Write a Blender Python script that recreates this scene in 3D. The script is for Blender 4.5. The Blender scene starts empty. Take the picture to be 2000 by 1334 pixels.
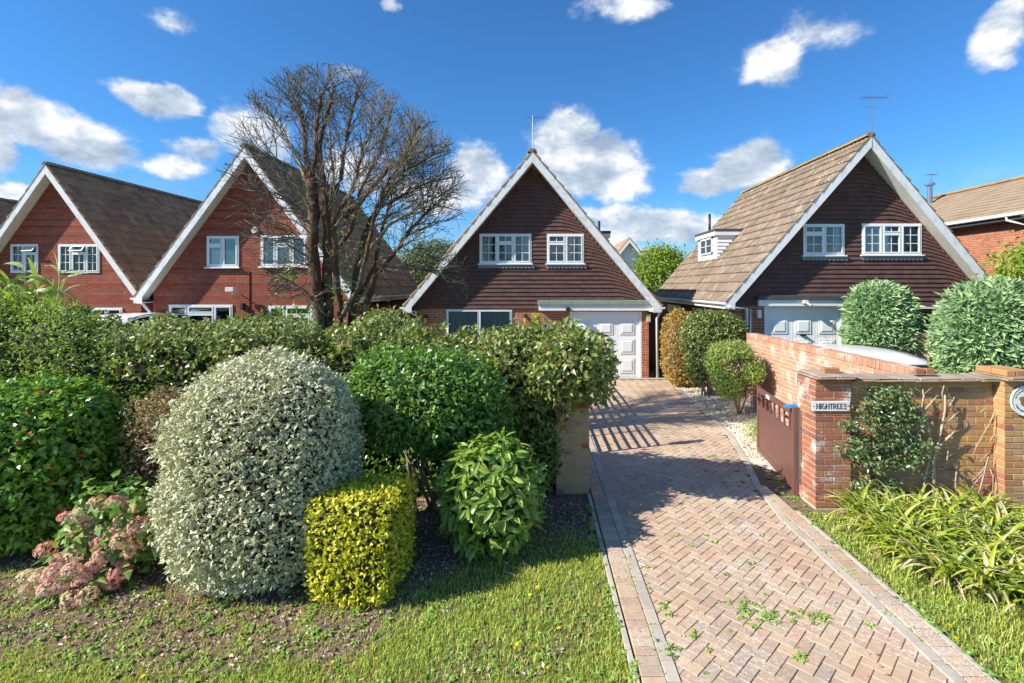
import bpy, bmesh, math, random
import numpy as np
from mathutils import Vector, Matrix, Euler
random.seed(7); rng = np.random.default_rng(11)
R = math.radians
scene = bpy.context.scene
col = scene.collection

# ------------------------------------------------------------------ camera, sky, sun, exposure
CAMH = 2.74
cd = bpy.data.cameras.new("camera"); cam = bpy.data.objects.new("camera", cd); col.objects.link(cam)
cam.location = (0, 0, CAMH); cam.rotation_euler = (R(90), 0, 0)
cd.sensor_width = 36; cd.lens = 18.0; cd.shift_x = -0.023; cd.shift_y = -0.0535
cd.clip_start = 0.05; cd.clip_end = 5000
scene.camera = cam
SUN_DIR = Vector((3.0, 1.06, -2.32)).normalized()       # the way the light travels
sun_el = math.asin(-SUN_DIR.z)
sun_az = math.atan2(-SUN_DIR.x, -SUN_DIR.y)            # compass angle of the sun, from +Y towards +X
sd = bpy.data.lights.new("sun", 'SUN'); sd.energy = 5.0; sd.angle = R(0.55); sd.color = (1.0, 0.925, 0.80)
sun = bpy.data.objects.new("sun", sd); col.objects.link(sun)
sun.rotation_euler = SUN_DIR.to_track_quat('-Z', 'Y').to_euler(); sun.location = (-30, -10, 30)
vs = scene.view_settings
vs.view_transform = 'Standard'; vs.look = 'None'; vs.gamma = 1; vs.use_curve_mapping = False; vs.exposure = 0.68
scene.render.engine = 'CYCLES'
scene.cycles.max_bounces = 6; scene.cycles.transparent_max_bounces = 12
scene.cycles.use_denoising = True

class NT:
    """small helper round a node tree"""
    def __init__(s, tree): s.t = tree; s.n = tree.nodes; s.l = tree.links
    def new(s, typ, **kw):
        n = s.n.new(typ)
        for k, v in kw.items():
            if k.startswith('i_'):
                n.inputs[int(k[2:])].default_value = v
            else: setattr(n, k, v)
        return n
    def link(s, a, b): s.l.new(a, b)
    def val(s, x, inp):
        if isinstance(x, (int, float)): inp.default_value = x
        elif isinstance(x, (tuple, list)):
            inp.default_value = tuple(x) if len(inp.default_value) == len(x) else tuple(x) + (1,)
        else: s.link(x, inp)
    def math(s, op, a, b=0.0, c=0.0, clamp=False):
        n = s.new('ShaderNodeMath', operation=op, use_clamp=clamp)
        s.val(a, n.inputs[0]); s.val(b, n.inputs[1]); s.val(c, n.inputs[2]); return n.outputs[0]
    def vmath(s, op, a, b=(0, 0, 0)):
        n = s.new('ShaderNodeVectorMath', operation=op)
        s.val(a, n.inputs[0]); s.val(b, n.inputs[1]); return n.outputs['Value'] if op == 'LENGTH' else n.outputs[0]
    def mix(s, f, a, b, blend='MIX'):
        n = s.new('ShaderNodeMix', data_type='RGBA', blend_type=blend)
        s.val(f, n.inputs[0]); s.val(a, n.inputs[6]); s.val(b, n.inputs[7]); return n.outputs[2]
    def noise(s, vec, scale, detail=4, rough=0.55, dist=0.0):
        n = s.new('ShaderNodeTexNoise'); n.inputs['Scale'].default_value = scale
        n.inputs['Detail'].default_value = detail; n.inputs['Roughness'].default_value = rough
        n.inputs['Distortion'].default_value = dist
        if vec is not None: s.link(vec, n.inputs['Vector'])
        return n.outputs['Fac']
    def ramp(s, f, stops, interp='LINEAR'):
        n = s.new('ShaderNodeValToRGB'); cr = n.color_ramp; cr.interpolation = interp
        while len(cr.elements) < len(stops): cr.elements.new(0.5)
        for e, (p, c) in zip(cr.elements, stops):
            e.position = p; e.color = (c, c, c, 1) if isinstance(c, (int, float)) else tuple(c) + (1,)
        s.val(f, n.inputs[0]); return n.outputs[0]
    def smooth(s, x, lo, hi, a=0.0, b=1.0):
        n = s.new('ShaderNodeMapRange', interpolation_type='SMOOTHSTEP')
        s.val(x, n.inputs[0])
        for i, v in enumerate((lo, hi, a, b)): n.inputs[i + 1].default_value = v
        return n.outputs[0]

world = bpy.data.worlds.new("World"); scene.world = world; world.use_nodes = True
def build_sky():
    w = NT(world.node_tree); w.n.clear()
    out = w.new('ShaderNodeOutputWorld')
    sky = w.new('ShaderNodeTexSky', sky_type='NISHITA')
    sky.sun_disc = False; sky.sun_elevation = sun_el; sky.sun_rotation = sun_az
    sky.air_density = 1.0; sky.dust_density = 0.35; sky.ozone_density = 2.2
    hs = w.new('ShaderNodeHueSaturation'); hs.inputs['Saturation'].default_value = 1.0; hs.inputs['Value'].default_value = 1.0
    w.link(w.mix(1.0, sky.outputs[0], (0.27, 0.60, 0.90), 'MULTIPLY'), hs.inputs['Color'])
    tc = w.new('ShaderNodeTexCoord'); d = w.vmath('NORMALIZE', tc.outputs['Generated'])
    sp = w.new('ShaderNodeSeparateXYZ'); w.link(d, sp.inputs[0])
    az = w.math('ARCTAN2', sp.outputs[0], sp.outputs[1]); el = w.math('ARCSINE', sp.outputs[2])
    # clouds: billows placed by compass angle and height, broken up by noise; fair-weather noise clouds all round
    wob = w.noise(d, 7.0, 5, 0.6)
    wob2 = w.noise(w.vmath('ADD', d, (3.1, 1.7, 5.2)), 7.0, 5, 0.6)
    cb = w.new('ShaderNodeCombineXYZ')
    w.link(w.math('ADD', az, w.math('MULTIPLY', w.math('SUBTRACT', wob, 0.5), 0.10)), cb.inputs[0])
    w.link(w.math('ADD', el, w.math('MULTIPLY', w.math('SUBTRACT', wob2, 0.5), 0.07)), cb.inputs[1])
    P = cb.outputs[0]
    clouds = [(1105, 278, 68, 50, 1.45), (1165, 325, 88, 58, 1.5), (1070, 330, 50, 40, 1.1), (1215, 370, 60, 26, .9),
              (1395, 350, 85, 34, 1.0), (1465, 325, 85, 40, 1.15), (1505, 115, 75, 52, .78), (1600, 50, 110, 42, .64), (1230, 12, 90, 30, .66),
              (1960, 70, 75, 60, .95), (310, 195, 95, 28, .95), (50, 235, 110, 45, .95), (170, 285, 110, 42, .9), (10, 300, 50, 60, .8),
              (20, 380, 60, 30, .9), (390, 290, 75, 26, .7), (500, 265, 85, 60, .8), (935, 320, 60, 42, .85), (765, 8, 34, 20, .8), (330, 40, 60, 26, .5),
              (1280, 445, 160, 34, .95), (1180, 425, 80, 24, .8), (860, 370, 120, 46, .8), (340, 312, 70, 26, .7), (690, 330, 90, 60, .65),
              (1110, 500, 240, 26, .8), (680, 140, 40, 18, .5)]
    acc = None
    for px, py, rx, ry, amp in clouds:
        u = math.atan((px - 1046) / 1000); c = math.cos(u); v = math.atan((560 - py) / 1000 * c)
        du = rx / 1000 * c * c * 1.7; dv = ry / 1000 * c * 1.75
        q = w.vmath('MULTIPLY', w.vmath('SUBTRACT', P, (u, v, 0)), (1 / du, 1 / dv, 0))
        m = w.math('MULTIPLY', w.smooth(w.vmath('LENGTH', q), 1.0, 0.0), amp)
        acc = m if acc is None else w.math('MAXIMUM', acc, m)
    # general clouds elsewhere round the compass
    flat = w.vmath('MULTIPLY', d, (1, 1, 1.6))
    gen = w.noise(flat, 3.0, 6, 0.55)
    absaz = w.math('ABSOLUTE', az)
    away = w.smooth(absaz, 0.85, 1.05)
    genm = w.math('MULTIPLY', w.smooth(gen, 0.52, 0.68), away)
    detail = w.noise(flat, 11.0, 10, 0.60, 0.15)
    dens0 = w.math('ADD', w.math('MULTIPLY', acc, 1.0), w.math('MULTIPLY', w.math('SUBTRACT', detail, 0.5), 1.25))
    dens = w.math('POWER', w.smooth(dens0, 0.22, 0.66), 1.15)
    dens = w.math('MAXIMUM', w.math('MULTIPLY', dens, 0.97), w.math('MULTIPLY', genm, 0.8))
    # thin veil low down
    low = w.math('MULTIPLY', w.smooth(el, 0.22, 0.0), w.smooth(w.noise(flat, 5.0, 5, .6), 0.35, 0.75, 0.1, 0.75))
    dens = w.math('MAXIMUM', dens, low)
    # cloud tone: lit tops, greyer bellies from a second sample of the noise shifted towards the sun
    dsh = w.noise(w.vmath('ADD', flat, (-0.03, 0.0, 0.05)), 11.0, 10, 0.60, 0.15)
    lit = w.math('SUBTRACT', detail, dsh)
    tone = w.math('ADD', w.math('MULTIPLY', lit, 2.4), 0.52, clamp=True)
    big = w.noise(w.vmath('ADD', flat, (5, 2, 0)), 6.0, 3, .5)
    tone = w.math('MULTIPLY', tone, w.smooth(big, 0.25, 0.6, 0.65, 1.1), clamp=True)
    ccol = w.ramp(tone, [(0.0, (0.36, 0.46, 0.60)), (0.45, (0.60, 0.69, 0.80)), (0.8, (0.98, 0.99, 1.0))])
    bg1 = w.new('ShaderNodeBackground'); bg1.inputs['Strength'].default_value = 0.125
    w.link(hs.outputs[0], bg1.inputs['Color'])
    bg2 = w.new('ShaderNodeBackground'); bg2.inputs['Strength'].default_value = 0.66; w.link(ccol, bg2.inputs['Color'])
    mx = w.new('ShaderNodeMixShader'); w.link(dens, mx.inputs[0]); w.link(bg1.outputs[0], mx.inputs[1]); w.link(bg2.outputs[0], mx.inputs[2])
    w.link(mx.outputs[0], out.inputs['Surface'])
build_sky()

# ------------------------------------------------------------------ helpers
def wloc(o):
    v = Vector((0, 0, 0))
    while o is not None: v += o.location; o = o.parent
    return v
def tag(o, label=None, cat=None, group=None, kind=None):
    if label: o['label'] = label
    if cat: o['category'] = cat
    if group: o['group'] = group
    if kind: o['kind'] = kind
    return o
def thing(name, loc, label, cat, group=None):
    o = bpy.data.objects.new(name, None); col.objects.link(o); o.location = loc; o.empty_display_size = 0.2
    return tag(o, label, cat, group)
def link_mesh(name, me, parent=None, mats=None):
    o = bpy.data.objects.new(name, me); col.objects.link(o)
    if parent is not None: o.parent = parent
    return o
def np_mesh(name, V, F, mat, parent=None, tint=None, edge=None, smooth=False, kind=None):
    """V (n,3) world coords, F (m,k) ints or list of such arrays"""
    V = np.asarray(V, dtype=np.float32).copy()
    if parent is not None: V -= np.array(wloc(parent), dtype=np.float32)
    Fs = F if isinstance(F, list) else [F]
    Fs = [np.asarray(f, dtype=np.int32) for f in Fs if len(f)]
    me = bpy.data.meshes.new(name)
    tot = sum(f.size for f in Fs); nf = sum(len(f) for f in Fs)
    me.vertices.add(len(V)); me.loops.add(tot); me.polygons.add(nf)
    me.vertices.foreach_set('co', V.ravel())
    me.loops.foreach_set('vertex_index', np.concatenate([f.ravel() for f in Fs]))
    starts = []; s = 0
    for f in Fs:
        starts.append(s + np.arange(len(f)) * f.shape[1]); s += f.size
    me.polygons.foreach_set('loop_start', np.concatenate(starts).astype(np.int32))
    me.polygons.foreach_set('use_smooth', np.full(nf, bool(smooth)))
    if tint is not None:
        a = me.attributes.new('tint', 'FLOAT', 'POINT'); a.data.foreach_set('value', np.asarray(tint, dtype=np.float32))
    if edge is not None:
        a = me.attributes.new('edge', 'FLOAT', 'POINT'); a.data.foreach_set('value', np.asarray(edge, dtype=np.float32))
    me.update(calc_edges=True); me.validate()
    if mat: me.materials.append(mat)
    o = link_mesh(name, me, parent)
    if kind: o['kind'] = kind
    return o
class MB:
    def __init__(s): s.v = []; s.f = []
    def poly(s, pts):
        b = len(s.v); s.v += [tuple(p) for p in pts]; s.f.append(tuple(range(b, b + len(pts))))
    def hexa(s, p):
        b = len(s.v); s.v += [tuple(q) for q in p]
        for f in ((0, 3, 2, 1), (4, 5, 6, 7), (0, 1, 5, 4), (1, 2, 6, 5), (2, 3, 7, 6), (3, 0, 4, 7)): s.f.append(tuple(b + i for i in f))
    def box(s, x0, x1, y0, y1, z0, z1):
        s.hexa([(x0, y0, z0), (x1, y0, z0), (x1, y1, z0), (x0, y1, z0), (x0, y0, z1), (x1, y0, z1), (x1, y1, z1), (x0, y1, z1)])
    def prism(s, pts, off):
        """pts: planar 3d polygon, off: extrusion vector"""
        b = len(s.v); n = len(pts); s.v += [tuple(p) for p in pts] + [tuple(Vector(p) + Vector(off)) for p in pts]
        s.f.append(tuple(range(b, b + n))); s.f.append(tuple(range(b + 2 * n - 1, b + n - 1, -1)))
        for i in range(n):
            j = (i + 1) % n; s.f.append((b + j, b + i, b + n + i, b + n + j))
    def tube(s, pts, rs, n=6, cap=True):
        pts = [Vector(p) for p in pts]
        if isinstance(rs, (int, float)): rs = [rs] * len(pts)
        b0 = len(s.v)
        up = Vector((0.13, 0.21, 0.97))
        for i, p in enumerate(pts):
            t = (pts[min(i + 1, len(pts) - 1)] - pts[max(i - 1, 0)]).normalized()
            a = t.cross(up)
            if a.length < 0.1: a = t.cross(Vector((1, 0, 0)))
            a.normalize(); c = t.cross(a)
            for k in range(n):
                an = 2 * math.pi * k / n
                s.v.append(tuple(p + (a * math.cos(an) + c * math.sin(an)) * rs[i]))
        for i in range(len(pts) - 1):
            for k in range(n):
                k2 = (k + 1) % n
                s.f.append((b0 + i * n + k, b0 + i * n + k2, b0 + (i + 1) * n + k2, b0 + (i + 1) * n + k))
        if cap:
            s.f.append(tuple(b0 + k for k in reversed(range(n)))); e = b0 + (len(pts) - 1) * n
            s.f.append(tuple(e + k for k in range(n)))
    def build(s, name, mat, parent=None, smooth=False, bevel=0, kind=None, label=None):
        me = bpy.data.meshes.new(name)
        o0 = wloc(parent) if parent is not None else Vector((0, 0, 0))
        me.from_pydata([tuple(Vector(v) - o0) for v in s.v], [], s.f); me.materials.append(mat)
        bm = bmesh.new(); bm.from_mesh(me); bmesh.ops.recalc_face_normals(bm, faces=bm.faces)
        if bevel: bmesh.ops.bevel(bm, geom=list(bm.edges), offset=bevel, segments=1, affect='EDGES', clamp_overlap=True)
        bm.to_mesh(me); bm.free()
        if smooth:
            for p in me.polygons: p.use_smooth = True
        o = link_mesh(name, me, parent)
        if kind: o['kind'] = kind
        if label: o['label'] = label
        return o
def px3(px, py, Y): return ((px - 1046) * Y / 1000.0, Y, CAMH - (py - 560) * Y / 1000.0)
def PX(px, Y): return (px - 1046) * Y / 1000.0
def PZ(py, Y): return CAMH - (py - 560) * Y / 1000.0

# chamfered box prototype as arrays
def cham_box(sx, sy, sz, c, jit=0.0):
    bm = bmesh.new(); bmesh.ops.create_cube(bm, size=1.0)
    for v in bm.verts:
        v.co.x *= sx; v.co.y *= sy; v.co.z *= sz
        v.co += Vector([random.uniform(-jit, jit) for _ in range(3)])
    if c: bmesh.ops.bevel(bm, geom=list(bm.edges), offset=c, segments=1, affect='EDGES')
    bmesh.ops.triangulate(bm, faces=bm.faces)
    V = np.array([v.co[:] for v in bm.verts]); F = np.array([[v.index for v in f.verts] for f in bm.faces]); bm.free()
    return V, F
class Pieces:
    """many alike pieces: the nearest `limit` as objects sharing meshes, the rest joined in one stuff part"""
    def __init__(s, name, mat, parent, nvar=3):
        s.name, s.mat, s.parent, s.nvar = name, mat, parent, nvar; s.items = []; s.protos = {}; s.meshes = {}
    def proto(s, key, VF): s.protos[key] = VF
    def add(s, key, pos, rot=None): s.items.append((key, Vector(pos), rot or Matrix.Identity(3)))
    def box(s, pos, size, rot=None, cham=0.004, jit=0.0015):
        k = (round(size[0], 3), round(size[1], 3), round(size[2], 3), random.randrange(s.nvar))
        if k not in s.protos: s.protos[k] = cham_box(size[0], size[1], size[2], cham, jit)
        s.add(k, pos, rot)
    def finish(s, limit=300, rank=None, rest_name=None):
        c = Vector((0, 0, CAMH)); rank = rank or (lambda p: (p - c).length)
        s.items.sort(key=lambda it: rank(it[1]))
        o0 = wloc(s.parent)
        for key, pos, rot in s.items[:limit]:
            if key not in s.meshes:
                V, F = s.protos[key]; me = bpy.data.meshes.new(s.name); me.from_pydata(V.tolist(), [], F.tolist()); me.materials.append(s.mat); s.meshes[key] = me
            o = bpy.data.objects.new(s.name, s.meshes[key]); col.objects.link(o); o.parent = s.parent
            o.location = pos - o0; o.rotation_euler = rot.to_euler()
        rest = s.items[limit:]
        if rest:
            VV = []; FF = []; TT = []; b = 0
            for key, pos, rot in rest:
                V, F = s.protos[key]; W = V @ np.array(rot).T + np.array(pos)
                VV.append(W); FF.append(F + b); b += len(V); TT.append(np.full(len(V), random.random()))
            np_mesh(rest_name or s.name, np.concatenate(VV), np.concatenate(FF), s.mat, s.parent, tint=np.concatenate(TT), kind='stuff')

# ------------------------------------------------------------------ materials
def new_mat(name):
    m = bpy.data.materials.new(name); m.use_nodes = True; t = NT(m.node_tree)
    b = m.node_tree.nodes['Principled BSDF']; return m, t, b
def bump(t, b, h, strength=0.3, dist=0.01):
    n = t.new('ShaderNodeBump'); n.inputs['Strength'].default_value = strength; n.inputs['Distance'].default_value = dist
    t.link(h, n.inputs['Height']); t.link(n.outputs[0], b.inputs['Normal'])
def pos(t): return t.new('ShaderNodeNewGeometry').outputs['Position']
def rnd(t):
    a = t.new('ShaderNodeAttribute', attribute_name='tint').outputs['Fac']
    o = t.new('ShaderNodeObjectInfo').outputs['Random']
    return t.math('FRACT', t.math('ADD', a, o))
def plain(name, colr, rough=0.6, metal=0.0, spec=0.5, dirt=0.12, scale=6.0, bmp=0.0):
    m, t, b = new_mat(name)
    n = t.noise(pos(t), scale, 5, 0.6)
    d = tuple(c * 0.55 for c in colr)
    c = t.mix(t.smooth(n, 0.45, 0.8, 0.0, dirt * 2.2), colr, d)
    t.link(c, b.inputs['Base Color']); b.inputs['Roughness'].default_value = rough; b.inputs['Metallic'].default_value = metal
    b.inputs['Specular IOR Level'].default_value = spec
    if bmp: bump(t, b, t.noise(pos(t), 60, 4), bmp, 0.004)
    return m
def piece_mat(name, stops, rough=0.85, mott=0.35, pale=0.0, pale_col=(0.6, 0.57, 0.52), mscale=25, moss=0.0, moss_col=(0.12, 0.13, 0.04), big=0.0, big_col=(0.1, 0.07, 0.05), bmp=0.4, fleck=False):
    m, t, b = new_mat(name)
    r = rnd(t); p = pos(t)
    c = t.ramp(r, stops)
    n = t.noise(p, mscale, 5, 0.65)
    c = t.mix(t.smooth(n, 0.3, 0.75, 0, mott), c, t.mix(1.0, c, (0.45, 0.45, 0.5), 'MULTIPLY'))
    if big: c = t.mix(t.smooth(t.noise(p, 1.7, 4, .6), 0.45, 0.75, 0, big), c, big_col)
    if fleck:
        f = t.smooth(t.math('ADD', t.noise(p, 48, 4, .7), t.math('MULTIPLY', t.noise(p, 1.1, 3, .6), .62)), 0.84, 0.95, 0, pale); c = t.mix(f, c, pale_col)
        c = t.mix(t.smooth(t.noise(p, 0.9, 4, .6), 0.5, 0.7, 0, .45), c, t.mix(1.0, c, (.62, .60, .62), 'MULTIPLY'))
    elif pale:
        c = t.mix(t.smooth(t.math('ADD', t.noise(p, 3.2, 3, .5), t.math('MULTIPLY', t.noise(p, 42, 3, .7), 0.5)), 0.80, 0.92, 0, pale), c, pale_col)
    if moss: c = t.mix(t.smooth(t.math('ADD', t.noise(p, 1.3, 3), t.math('MULTIPLY', t.noise(p, 55, 3, .7), .55)), 0.80, 0.98, 0, moss), c, moss_col)
    t.link(c, b.inputs['Base Color']); b.inputs['Roughness'].default_value = rough; b.inputs['Specular IOR Level'].default_value = 0.25
    bump(t, b, t.noise(p, 90, 5, .7), bmp, 0.004)
    return m
def brick_mat(name, c1, c2, mortar, bw=0.225, rh=0.075, ms=0.008, dark_rows=0.3, coarse=0.35):
    m, t, b = new_mat(name)
    g = t.new('ShaderNodeNewGeometry'); sp = t.new('ShaderNodeSeparateXYZ'); t.link(g.outputs['Position'], sp.inputs[0])
    sn = t.new('ShaderNodeSeparateXYZ'); t.link(g.outputs['True Normal'], sn.inputs[0])
    side = t.math('GREATER_THAN', t.math('ABSOLUTE', sn.outputs[0]), 0.7)
    u = t.math('ADD', t.math('MULTIPLY', sp.outputs[0], t.math('SUBTRACT', 1.0, side)), t.math('MULTIPLY', sp.outputs[1], side))
    cb = t.new('ShaderNodeCombineXYZ'); t.link(u, cb.inputs[0]); t.link(sp.outputs[2], cb.inputs[1])
    bt = t.new('ShaderNodeTexBrick'); t.link(cb.outputs[0], bt.inputs['Vector'])
    bt.inputs['Scale'].default_value = 1.0; bt.inputs['Brick Width'].default_value = bw; bt.inputs['Row Height'].default_value = rh
    bt.inputs['Mortar Size'].default_value = ms; bt.inputs['Mortar Smooth'].default_value = 0.2; bt.inputs['Bias'].default_value = -0.1
    bt.inputs['Color1'].default_value = c1 + (1,); bt.inputs['Color2'].default_value = c2 + (1,); bt.inputs['Mortar'].default_value = mortar + (1,)
    row = t.math('FLOOR', t.math('DIVIDE', sp.outputs[2], rh))
    cc = t.new('ShaderNodeCombineXYZ'); t.link(t.math('FLOOR', t.math('DIVIDE', u, bw * 0.5)), cc.inputs[0]); t.link(row, cc.inputs[1])
    wn = t.new('ShaderNodeTexWhiteNoise', noise_dimensions='2D'); t.link(cc.outputs[0], wn.inputs['Vector'])
    wr = t.new('ShaderNodeTexWhiteNoise', noise_dimensions='1D'); t.link(row, wr.inputs['W'])
    c = t.mix(t.math('MULTIPLY', wn.outputs['Value'], coarse), bt.outputs['Color'], t.mix(1.0, bt.outputs['Color'], (0.45, 0.42, 0.5), 'MULTIPLY'))
    c = t.mix(t.math('MULTIPLY', wr.outputs['Value'], dark_rows), c, t.mix(1.0, c, (0.55, 0.5, 0.55), 'MULTIPLY'))
    c = t.mix(t.smooth(t.noise(g.outputs['Position'], 1.1, 4), 0.4, 0.75, 0, .3), c, t.mix(1.0, c, (0.7, 0.66, 0.66), 'MULTIPLY'))
    t.link(c, b.inputs['Base Color']); b.inputs['Roughness'].default_value = 0.85; b.inputs['Specular IOR Level'].default_value = 0.25
    h = t.math('SUBTRACT', t.math('MULTIPLY', t.noise(g.outputs['Position'], 60, 4), 0.3), bt.outputs['Fac'])
    bump(t, b, h, 0.9, 0.012)
    return m
def leaf_mat(name, stops, rough=0.42, spec=0.5, trans=0.3, edge_col=None, edge_amt=0.0, edge_lo=0.35, mscale=7.0, tcol=None):
    m, t, b = new_mat(name)
    r = rnd(t); c = t.ramp(r, stops)
    p = pos(t)
    c = t.mix(t.smooth(t.noise(p, 2.2, 3), 0.35, 0.7, 0, 0.35), c, t.mix(1.0, c, (0.7, 0.8, 0.7), 'MULTIPLY'))
    if edge_col:
        e = t.new('ShaderNodeAttribute', attribute_name='edge').outputs['Fac']
        f = t.math('ADD', e, t.math('MULTIPLY', t.math('SUBTRACT', t.noise(p, 60, 2), 0.5), 0.9))
        c = t.mix(t.math('MULTIPLY', t.smooth(f, edge_lo, edge_lo + 0.3), edge_amt), c, edge_col)
    t.link(c, b.inputs['Base Color']); b.inputs['Roughness'].default_value = rough; b.inputs['Specular IOR Level'].default_value = spec
    tr = t.new('ShaderNodeBsdfTranslucent')
    t.link(t.mix(1.0, c, tcol or (1.3, 1.35, 0.5), 'MULTIPLY'), tr.inputs['Color'])
    mx = t.new('ShaderNodeMixShader'); mx.inputs[0].default_value = trans
    out = m.node_tree.nodes['Material Output']
    t.link(b.outputs[0], mx.inputs[1]); t.link(tr.outputs[0], mx.inputs[2]); t.link(mx.outputs[0], out.inputs['Surface'])
    return m

M = {}
M['white'] = plain('white_upvc', (0.80, 0.81, 0.82), 0.35, dirt=0.10, scale=3)
M['white_old'] = plain('painted_board', (0.80, 0.81, 0.83), 0.5, dirt=0.34, scale=5)
M['soffit'] = plain('soffit_board', (0.70, 0.69, 0.64), 0.6, dirt=0.2)
M['door_white'] = plain('garage_door_white', (0.86, 0.87, 0.88), 0.3, dirt=0.05)
M['lead'] = plain('lead_flashing', (0.20, 0.22, 0.25), 0.55, dirt=0.3)
M['felt_green'] = plain('felt_green', (0.24, 0.29, 0.25), 0.8, dirt=0.45, scale=9)
M['felt_dark'] = plain('felt_dark', (0.07, 0.075, 0.085), 0.7, dirt=0.3)
M['black'] = plain('black_metal', (0.02, 0.02, 0.022), 0.45)
M['steel'] = plain('steel', (0.42, 0.43, 0.45), 0.32, 0.9)
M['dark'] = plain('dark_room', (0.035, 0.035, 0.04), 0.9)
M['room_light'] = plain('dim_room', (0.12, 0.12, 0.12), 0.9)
M['curtain'] = plain('curtain_cloth', (0.62, 0.68, 0.68), 0.9, dirt=0.1)
M['blind'] = plain('white_blind', (0.62, 0.63, 0.62), 0.8, dirt=0.1)
M['lamp_glass'] = plain('amber_lamp_glass', (0.62, 0.42, 0.10), 0.25)
M['gate'] = plain('gate_brown', (0.17, 0.078, 0.062), 0.45, dirt=0.22, scale=9)
M['blue'] = plain('blue_plastic', (0.03, 0.28, 0.62), 0.35)
M['fence'] = plain('fence_larch', (0.46, 0.34, 0.20), 0.85, dirt=0.4, scale=12, bmp=.3)
M['lattice'] = plain('lattice_stain', (0.06, 0.04, 0.03), 0.8)
M['concrete'] = plain('concrete', (0.50, 0.45, 0.38), 0.9, dirt=0.45, scale=8, bmp=.4)
M['coping'] = piece_mat('coping_tile', [(0, (0.40, 0.30, 0.22)), (.5, (0.46, 0.37, 0.28)), (1, (0.34, 0.25, 0.19))], pale=0.5, moss=.5)
M['car_white'] = plain('car_white', (0.80, 0.80, 0.80), 0.18, dirt=0.02)
M['car_glass'] = plain('car_glass', (0.015, 0.018, 0.02), 0.05)
M['tyre'] = plain('rubber', (0.02, 0.02, 0.02), 0.8)
M['stone'] = piece_mat('pale_stone', [(0, (0.62, 0.52, 0.38)), (.4, (0.70, 0.62, 0.48)), (.7, (0.50, 0.40, 0.28)), (1, (0.74, 0.70, 0.62))], mott=.2)
M['mortar'] = plain('mortar', (0.52, 0.46, 0.37), 0.95, dirt=0.35, scale=10, bmp=.3)
M['mortar_pale'] = plain('mortar_pale', (0.66, 0.58, 0.50), 0.95, dirt=0.25, scale=10, bmp=.3)
M['brick_yellow'] = piece_mat('brick_multi', [(0, (0.488, 0.281, 0.104)), (.25, (0.561, 0.320, 0.127)), (.45, (0.512, 0.244, 0.104)), (.6, (0.439, 0.269, 0.116)), (.75, (0.403, 0.153, 0.093)), (1, (0.549, 0.345, 0.139))], pale=.12, big=.25, big_col=(.22, .15, .08))
M['brick_pillar'] = piece_mat('brick_weathered', [(0, (0.380, 0.127, 0.081)), (.3, (0.414, 0.161, 0.092)), (.55, (0.425, 0.218, 0.115)), (.75, (0.287, 0.115, 0.086)), (1, (0.425, 0.184, 0.092))], pale=.75, pale_col=(.62, .58, .54), big=.2)
M['brick_left'] = piece_mat('brick_ochre', [(0, (0.546, 0.351, 0.169)), (.4, (0.585, 0.403, 0.182)), (.7, (0.520, 0.325, 0.195)), (.86, (0.520, 0.286, 0.182)), (.9, (0.520, 0.091, 0.078)), (1, (0.468, 0.260, 0.169))], pale=.15)  # yellow brown bricks of the left gate pillar
M['brick_pink'] = piece_mat('brick_pinkish', [(0, (0.500, 0.261, 0.164)), (.3, (0.575, 0.308, 0.188)), (.6, (0.468, 0.226, 0.164)), (1, (0.596, 0.356, 0.213))], pale=.75, pale_col=(.66, .58, .52), mott=.2)  # pinkish orange bricks with pale efflorescence, for the dividing wall
M['house_red'] = brick_mat('house_brick_red', (0.42, 0.105, 0.062), (0.50, 0.145, 0.085), (0.22, 0.11, 0.085), ms=0.009, dark_rows=.75)
M['house_orange'] = brick_mat('house_brick_orange', (0.42, 0.13, 0.07), (0.52, 0.19, 0.10), (0.60, 0.44, 0.33), dark_rows=.2)
M['house_far'] = brick_mat('house_brick_far', (0.52, 0.19, 0.09), (0.44, 0.14, 0.08), (0.55, 0.44, 0.32), dark_rows=.15, coarse=.5)
M['hung'] = piece_mat('hung_tile', [(0, (0.102, 0.056, 0.050)), (.5, (0.126, 0.068, 0.058)), (.9, (0.138, 0.074, 0.062)), (1, (0.165, 0.070, 0.055))], rough=.8, mott=.25, pale=.0, bmp=.15)
M['tile_dark'] = piece_mat('roof_tile_dark', [(0, (0.335, 0.223, 0.125)), (.5, (0.443, 0.290, 0.164)), (1, (0.268, 0.182, 0.110))], mott=.5, mscale=9, pale=.1, moss=.25, big=.3, big_col=(.10, .085, .07))
M['tile_brown'] = piece_mat('roof_tile_brown', [(0, (0.258, 0.188, 0.137)), (.5, (0.311, 0.231, 0.171)), (1, (0.215, 0.162, 0.121))], mott=.55, mscale=7, pale=.5, pale_col=(.44, .41, .34), moss=.45, big=.25, big_col=(.15, .11, .08))
M['tile_far'] = piece_mat('roof_tile_far', [(0, (0.345, 0.265, 0.184)), (.5, (0.391, 0.299, 0.207)), (1, (0.299, 0.230, 0.161))], mott=.3, mscale=9)
M['ridge'] = piece_mat('ridge_tile', [(0, (0.20, 0.16, 0.12)), (1, (0.28, 0.23, 0.17))], moss=.3, moss_col=(.40, .26, .05))
M['ridge_lichen'] = piece_mat('ridge_lichen', [(0, (0.34, 0.22, 0.09)), (1, (0.40, 0.27, 0.12))], moss=.8, moss_col=(.45, .27, .04))
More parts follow.
